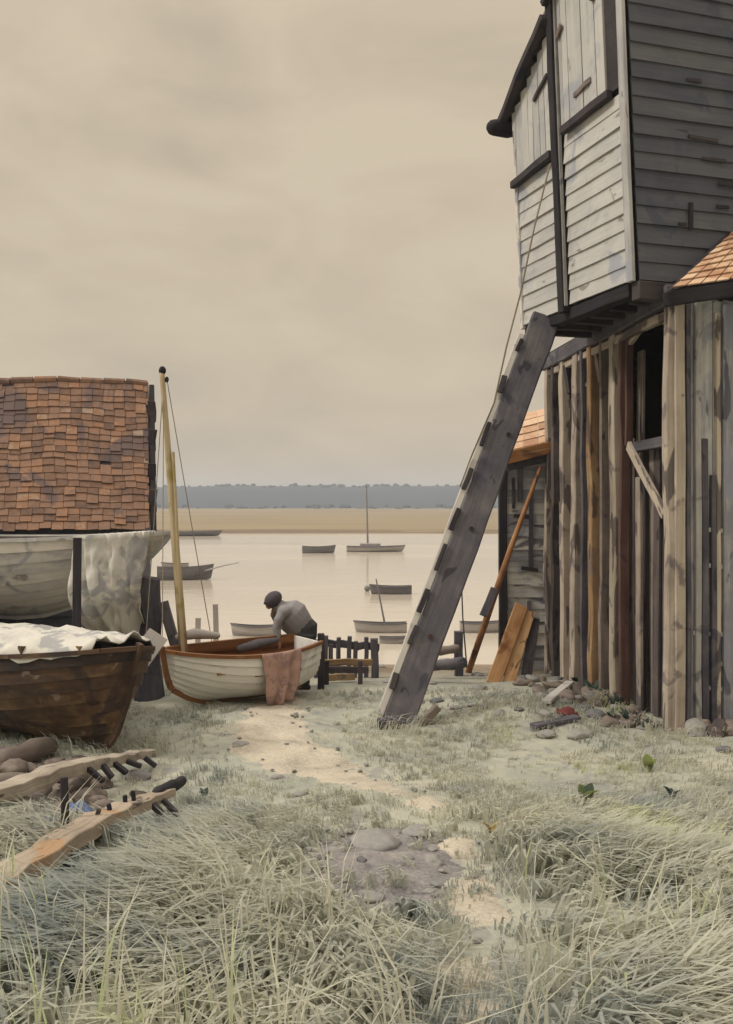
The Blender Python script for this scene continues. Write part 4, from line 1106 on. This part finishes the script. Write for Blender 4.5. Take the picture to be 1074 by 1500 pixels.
for px, py, w, lb in ((553,1240,72,'large flat grey stone, biggest on the bare earth patch'),(610,1222,46,'long grey stone at the back of the bare earth patch'),(634,1266,40,'rounded grey stone right of the bare earth patch'),(585,1296,22,'small grey stone low on the bare earth patch'),(545,1318,40,'half buried stone at the front edge of the bare earth patch'),(700,1380,16,'little tan stone on the near sandy path'),(420,1092,12,'tiny dark stone at the bend of the sandy path'),(520,1150,10,'tiny stone in the middle of the sandy path'),(440,1165,24,'grey stone in the grass left of the sandy path'),(408,1140,20,'grey stone in the grass below the bend of the path'),(352,1092,26,'grey stone at the left bend of the sandy path'),(222,1215,26,'black stone under the orange end of the warm wreck timber'),(200,1140,40,'grey stone beyond the tip of the pale wreck timber'),(130,1150,46,'grey green stone lying above the pale wreck timber')):
    stone(px, py, w, lb, None)

DSM = []
for me_ in SM[:5]:
    d_ = me_.copy(); d_.materials.clear(); d_.materials.append(LOG); DSM.append(d_)
def rubble(name, spots, size, label, cat, group, mats):
    for k, (x, y) in enumerate(spots):
        s_ = random.uniform(*size)
        o = bpy.data.objects.new(name, mats[k % len(mats)]); C.objects.link(o); o.location = (x, y, gz(x,y)+s_*.35)
        o.scale = (s_*random.uniform(.9,1.8), s_*random.uniform(.7,1), s_*random.uniform(.8,1.2)); o.rotation_euler = (random.uniform(-.3,.3), random.uniform(-.3,.3), random.uniform(0,6.28))
        tag(o, label, cat, group)
sp_ = []
for k in range(34):
    q = G(random.uniform(-10,165), random.uniform(1098,1180)); sp_.append((q.x, q.y))
rubble('lump', sp_, (.06,.15), 'dark brown lump of rotten timber in the debris under the brown hull', 'debris', 'debris under the brown hull', DSM)
sp_ = []
for k in range(16):
    t = random.random(); q0, q1 = G(20,1262), G(190,1178); p_ = q0.lerp(q1, t); sp_.append((p_.x+random.uniform(-.25,.2), p_.y+random.uniform(-.1,.3)))
rubble('lump', sp_, (.05,.10), 'dark lump of debris lying between the two wreck timbers', 'debris', 'debris between the wreck timbers', DSM)
sp_ = []
for k in range(44):
    y = random.uniform(10.6, 14.8); sp_.append((3.36-.08*(y-10.55)-abs(random.gauss(0,.35))-.10, y))
for k in range(14):
    x = random.uniform(3.4, 4.3); sp_.append((x, 10.46+.247*(x-3.41)-abs(random.gauss(0,.12))))
rubble('chunk', sp_, (.06,.14), 'dark broken chunk of timber or stone along the foot of the boat shed', 'rubble', 'broken chunks along the shed foot', DSM+SM[:2])
k_ = 0
while k_ < 34:
    x = random.uniform(ec.x-.7, ec.x+.7); y = random.uniform(ec.y-1.1, ec.y+1.1)
    if earth_in(x, y) < -.03: continue
    k_ += 1; s_ = random.uniform(.012, .045)
    o = bpy.data.objects.new('clod', SM[k_ % 7]); C.objects.link(o); o.location = (x, y, gz(x,y)+.014+s_*.2); o.scale = (s_, s_*.8, s_*.7); o.rotation_euler = (0,0,random.uniform(0,6.28))
    tag(o, 'small stony clod lying on the bare earth patch', 'clod', 'clods on the bare earth patch')
k_ = 0
while k_ < 46:
    y = random.uniform(4.5, 12.3); x = random.uniform(-1.9, 1.0)
    if abs(path_in(x, y)-.05) > .12: continue
    k_ += 1; s_ = random.uniform(.012, .034)
    o = bpy.data.objects.new('pebble', SM[k_ % 7]); C.objects.link(o); o.location = (x, y, gz(x,y)+.014+s_*.2); o.scale = (s_, s_*.8, s_*.8); o.rotation_euler = (0,0,random.uniform(0,6.28))
    tag(o, 'small pebble lying on the sandy footpath', 'pebble', 'pebbles on the sandy footpath')
# weeds ------------------------------------------------------------------
def weed(px, py, h, n, mat, label):
    q = G(px, py); b = MB()
    for k in range(n):
        a = random.uniform(0,2*PI); hh = h*random.uniform(.6,1.1); wd = hh*random.uniform(.16,.26); pa = V((-math.sin(a),math.cos(a),0)); rows = []
        for i in range(7):
            t = i/6; c = q+V((math.cos(a),math.sin(a),0))*hh*(.15+.75*t*t)*.7+V((0,0,hh*(1.25*t-.55*t*t)))
            w = wd*math.sin(PI*min(.97,t*.92+.06))**.8; rows.append([c-pa*w, c+V((0,0,-.15*w)), c+pa*w])
        b.grid(rows, rnd=random.random())
    tag(b.build('weed', mat, smooth=True, origin=q), label, 'plant')
weed(858,1178,.20,7,DOCK,'bright green broad leaved weed in the grass before the boat shed')
weed(950,1130,.18,6,DOCK,'olive weed near the front corner of the boat shed')
weed(985,1170,.13,7,DOCKB,'dark grey green weed clump at the right before the boat shed')
weed(720,1222,.13,5,DOCKY,'yellow leaved weed beside the path bend')
weed(280,1440,.20,8,DOCKB,'dark blue green weed in the foreground grass')
weed(290,1378,.16,5,DOCKB,'small dark weed behind the blue green weed')
weed(455,1365,.09,5,DOCKB,'small green weed left of the bare earth patch')
weed(490,1320,.08,5,DOCKB,'tiny weed touching the left of the bare earth patch')
weed(1015,1275,.13,5,DOCK,'yellow green weed at the far right of the grass')
for k in range(16):
    y = random.uniform(10.7, 14.2); x = 3.36-.08*(y-10.55)-abs(random.gauss(0,.2))-.08
    q = V((x, y, gz(x, y))); b = MB(); h = random.uniform(.10,.24)
    for j in range(9):
        a = random.uniform(0,2*PI); hh = h*random.uniform(.5,1.1); wd = hh*random.uniform(.10,.18); pa = V((-math.sin(a),math.cos(a),0)); rows = []
        for i in range(5):
            t = i/4; c = q+V((math.cos(a),math.sin(a),0))*hh*(.1+.6*t*t)+V((0,0,hh*(1.25*t-.4*t*t))); w = wd*math.sin(PI*min(.97,t*.92+.06)); rows.append([c-pa*w, c, c+pa*w])
        b.grid(rows, rnd=random.random())
    tag(b.build('weed', DOCKB, smooth=True, origin=q), 'dark weed tuft growing against the foot of the boat shed posts', 'plant', 'weeds along the shed foot')
weed(300,1170,.12,6,DOCKB,'weed in the grass right of the wreck timbers')

# --------------------------------------------------- boats on the river
def wl_D(py): return (EYE-WZ)*F/(py-HY)
def far_boat(px0, px1, py, hpx, mats, label, mast=None, flip=1, group='boats moored on the river', yawd=0, name='moored_boat', cabin=False):
    D = wl_D(py); Lb = (px1-px0)/F*D; x = ((px0+px1)/2-CX)/F*D
    e = empty(name, (x, D, WZ-.08), label, 'boat', group, rz=(0 if flip > 0 else PI)+math.radians(yawd))
    Hb = hpx/F*D+.08
    Lb /= max(.3, math.cos(math.radians(yawd)))
    sk, inn, tr, gw, st, sec = hull(Lb, Lb*.32, Hb/1.08, np_=5, sheer=.25, tw=.6, rake=Lb*.06, n=12, lap=.012)
    sk.build('hull', mats, e, local=True); inn.build('hull_lining', DARKB, e, local=True); tr.build('transom', mats, e, local=True); gw.build('gunwale', DARKB, e, local=True)
    if cabin:
        b = MB(); b.box((-.1*Lb,0,Hb*1.15), (Lb*.35,Lb*.2,Hb*.6)); b.build('cabin', mats, e, local=True, bevel=.03)
    inv = e.matrix_basis.inverted()
    if mast:
        (mx, my0, my1, tx) = mast
        Mi = (Matrix.Translation(e.location) @ e.rotation_euler.to_matrix().to_4x4()).inverted()
        b = MB(); b.tube([Mi @ P(mx,my0,D), Mi @ P(tx,my1,D)], [.0011*D,.0007*D], n=7); b.build('mast', DARKB, e, local=True)
    return e
far_boat(443,492,810,10,DARKB,'small dark rowing boat far out, left of the boat with a tall mast',flip=1)
far_boat(508,594,808,8,SHADEB,'far sailing boat with a tall bare mast before the marsh',mast=(539,802,712,537),flip=1,cabin=True)
far_boat(232,312,849,19,DARKB,'dark moored boat beside the mast of the white dinghy',flip=1,yawd=12)
b = MB(); D = wl_D(849); b.tube([P(300,836,D), P(330,828,D), P(350,824,D)], [.06,.05,.04], n=6); tag(b.build('floating_spar', SHADEB), 'long grey spar lying out over the bow of the dark moored boat', 'spar')
far_boat(236,276,832,7,SHADEB,'small grey boat just behind the dark moored boat',flip=-1)
far_boat(541,603,870,12,DARKB,'dark moored boat near the middle of the river',flip=-1)
far_boat(518,596,926,14,SHADEB,'pale grey boat with a short leaning mast beyond the jetty railing',mast=(564,915,848,551),flip=-1)
far_boat(556,606,942,9,SHADEB,'small pale boat half behind the slanting shore',flip=1)
far_boat(674,742,926,15,SHADEB,'pale boat seen between the slanting shore and the leaning spar',flip=1)
far_boat(338,402,931,15,SHADEB,'pale grey rowing boat floating behind the white dinghy',flip=-1)
far_boat(212,326,785,7,DARKB,'long low barge lying under the far marsh bank',flip=1)
D = wl_D(866); b = MB(); b.ellipsoid(P(538,862,D), (.17,.17,.17), n=10); tag(b.build('buoy', DARKB, smooth=True), 'dark round buoy left of the dark boat in midstream', 'buoy')
for px, ya, yb, lab in ((316,885,925,'taller grey stake standing in the water right of the dinghy mast'),(290,905,940,'short grey stake in the water close to the dinghy mast'),(672,925,985,'stout dark stake on the bank right of the slanting shore')):
    D = 27 if px < 400 else 15.5
    b = MB(); t = P(px, ya, D); b.beam((t.x,t.y,min(gz(t.x,t.y),t.z-.5)-.2), t, .14 if px < 400 else .17, .13, seg=3, jit=.012); tag(b.build('stake', SHADEB if px < 400 else PROP), lab, 'stake')

# ------------------------------------------------------------ haze
m, nt, pb_ = newmat('river_haze'); nt.nodes.remove(pb_)
pv = nd(nt, 'ShaderNodeVolumePrincipled'); pv.inputs['Color'].default_value = (.80,.86,.95,1); pv.inputs['Density'].default_value = .0008; pv.inputs['Anisotropy'].default_value = 0
nt.links.new(pv.outputs[0], nt.nodes['Material Output'].inputs['Volume'])
b = MB(); b.prism([(-2100,-70,-6),(2100,-70,-6),(2100,2100,-6),(-2100,2100,-6)], V((0,0,40)))
tag(b.build('haze', m, origin=(0,0,0)), 'thin damp air over the river', 'haze', kind='stuff')

# ------------------------------------------------------------ world, sun, camera
w = bpy.data.worlds.new('World'); scene.world = w; w.use_nodes = True
nt = w.node_tree; L_ = nt.links.new; out = nt.nodes['World Output']; bg = nt.nodes['Background']
SUN_EL, SUN_AZ = math.radians(42), math.radians(-100)      # from the left, a little behind
sky = nd(nt, 'ShaderNodeTexSky', sky_type='NISHITA'); sky.sun_disc = False; sky.sun_elevation = SUN_EL; sky.sun_rotation = SUN_AZ; sky.dust_density = 4
L_(sky.outputs[0], bg.inputs[0]); bg.inputs[1].default_value = .1
tc = nd(nt, 'ShaderNodeTexCoord').outputs['Generated']
sx = nd(nt, 'ShaderNodeSeparateXYZ'); L_(tc, sx.inputs[0])
n1 = noise_(nt, vscale(nt, tc, (1.6,1.6,3.4)), 1.5, 7, .55, 1.1)
n2 = noise_(nt, vscale(nt, tc, (2.6,2.6,6.5)), 2.0, 5, .5, .9)
f = math_(nt, 'ADD', math_(nt, 'MULTIPLY', n1, .65), math_(nt, 'MULTIPLY', n2, .35))
cl = ramp(nt, f, [(.33,.485,.415,.32),(.43,.55,.46,.34),(.49,.585,.485,.355),(.6,.635,.535,.39)])
gr = nd(nt, 'ShaderNodeMapRange'); gr.interpolation_type = 'SMOOTHSTEP'; gr.inputs[1].default_value = .42; gr.inputs[2].default_value = 1.0; gr.inputs[3].default_value = 1.05; gr.inputs[4].default_value = 4.4
L_(sx.outputs['Z'], gr.inputs[0])
hi = sat(nt, sx.outputs['Z'], .42, .95); cl = mixc(nt, hi, cl, (.50,.47,.43))
vm = nd(nt, 'ShaderNodeVectorMath', operation='SCALE'); L_(cl, vm.inputs[0]); L_(gr.outputs[0], vm.inputs['Scale'])
bg2 = nd(nt, 'ShaderNodeBackground'); L_(vm.outputs[0], bg2.inputs[0]); bg2.inputs[1].default_value = 1.0
mx = nd(nt, 'ShaderNodeMixShader'); mx.inputs[0].default_value = .95
L_(bg.outputs[0], mx.inputs[1]); L_(bg2.outputs[0], mx.inputs[2]); L_(mx.outputs[0], out.inputs[0])

sl = bpy.data.lights.new('Sun', 'SUN'); sl.energy = 2.0; sl.angle = math.radians(10); sl.color = (1,.95,.87)
so_ = bpy.data.objects.new('Sun', sl); C.objects.link(so_)
sdir = V((math.sin(SUN_AZ)*math.cos(SUN_EL), math.cos(SUN_AZ)*math.cos(SUN_EL), math.sin(SUN_EL)))
so_.rotation_euler = sdir.to_track_quat('Z', 'Y').to_euler(); so_.location = (-20,0,30)

cam = bpy.data.cameras.new('Camera'); co_ = bpy.data.objects.new('Camera', cam); C.objects.link(co_)
co_.location = (0,0,EYE); co_.rotation_euler = (PI/2,0,0)
cam.sensor_fit = 'VERTICAL'; cam.sensor_height = 36; cam.lens = 36*F/1500; cam.shift_y = -(750-HY)/1500; cam.clip_start = .05; cam.clip_end = 6000
scene.camera = co_
scene.view_settings.view_transform = 'Standard'; scene.view_settings.look = 'None'; scene.view_settings.exposure = 0; scene.view_settings.gamma = 1
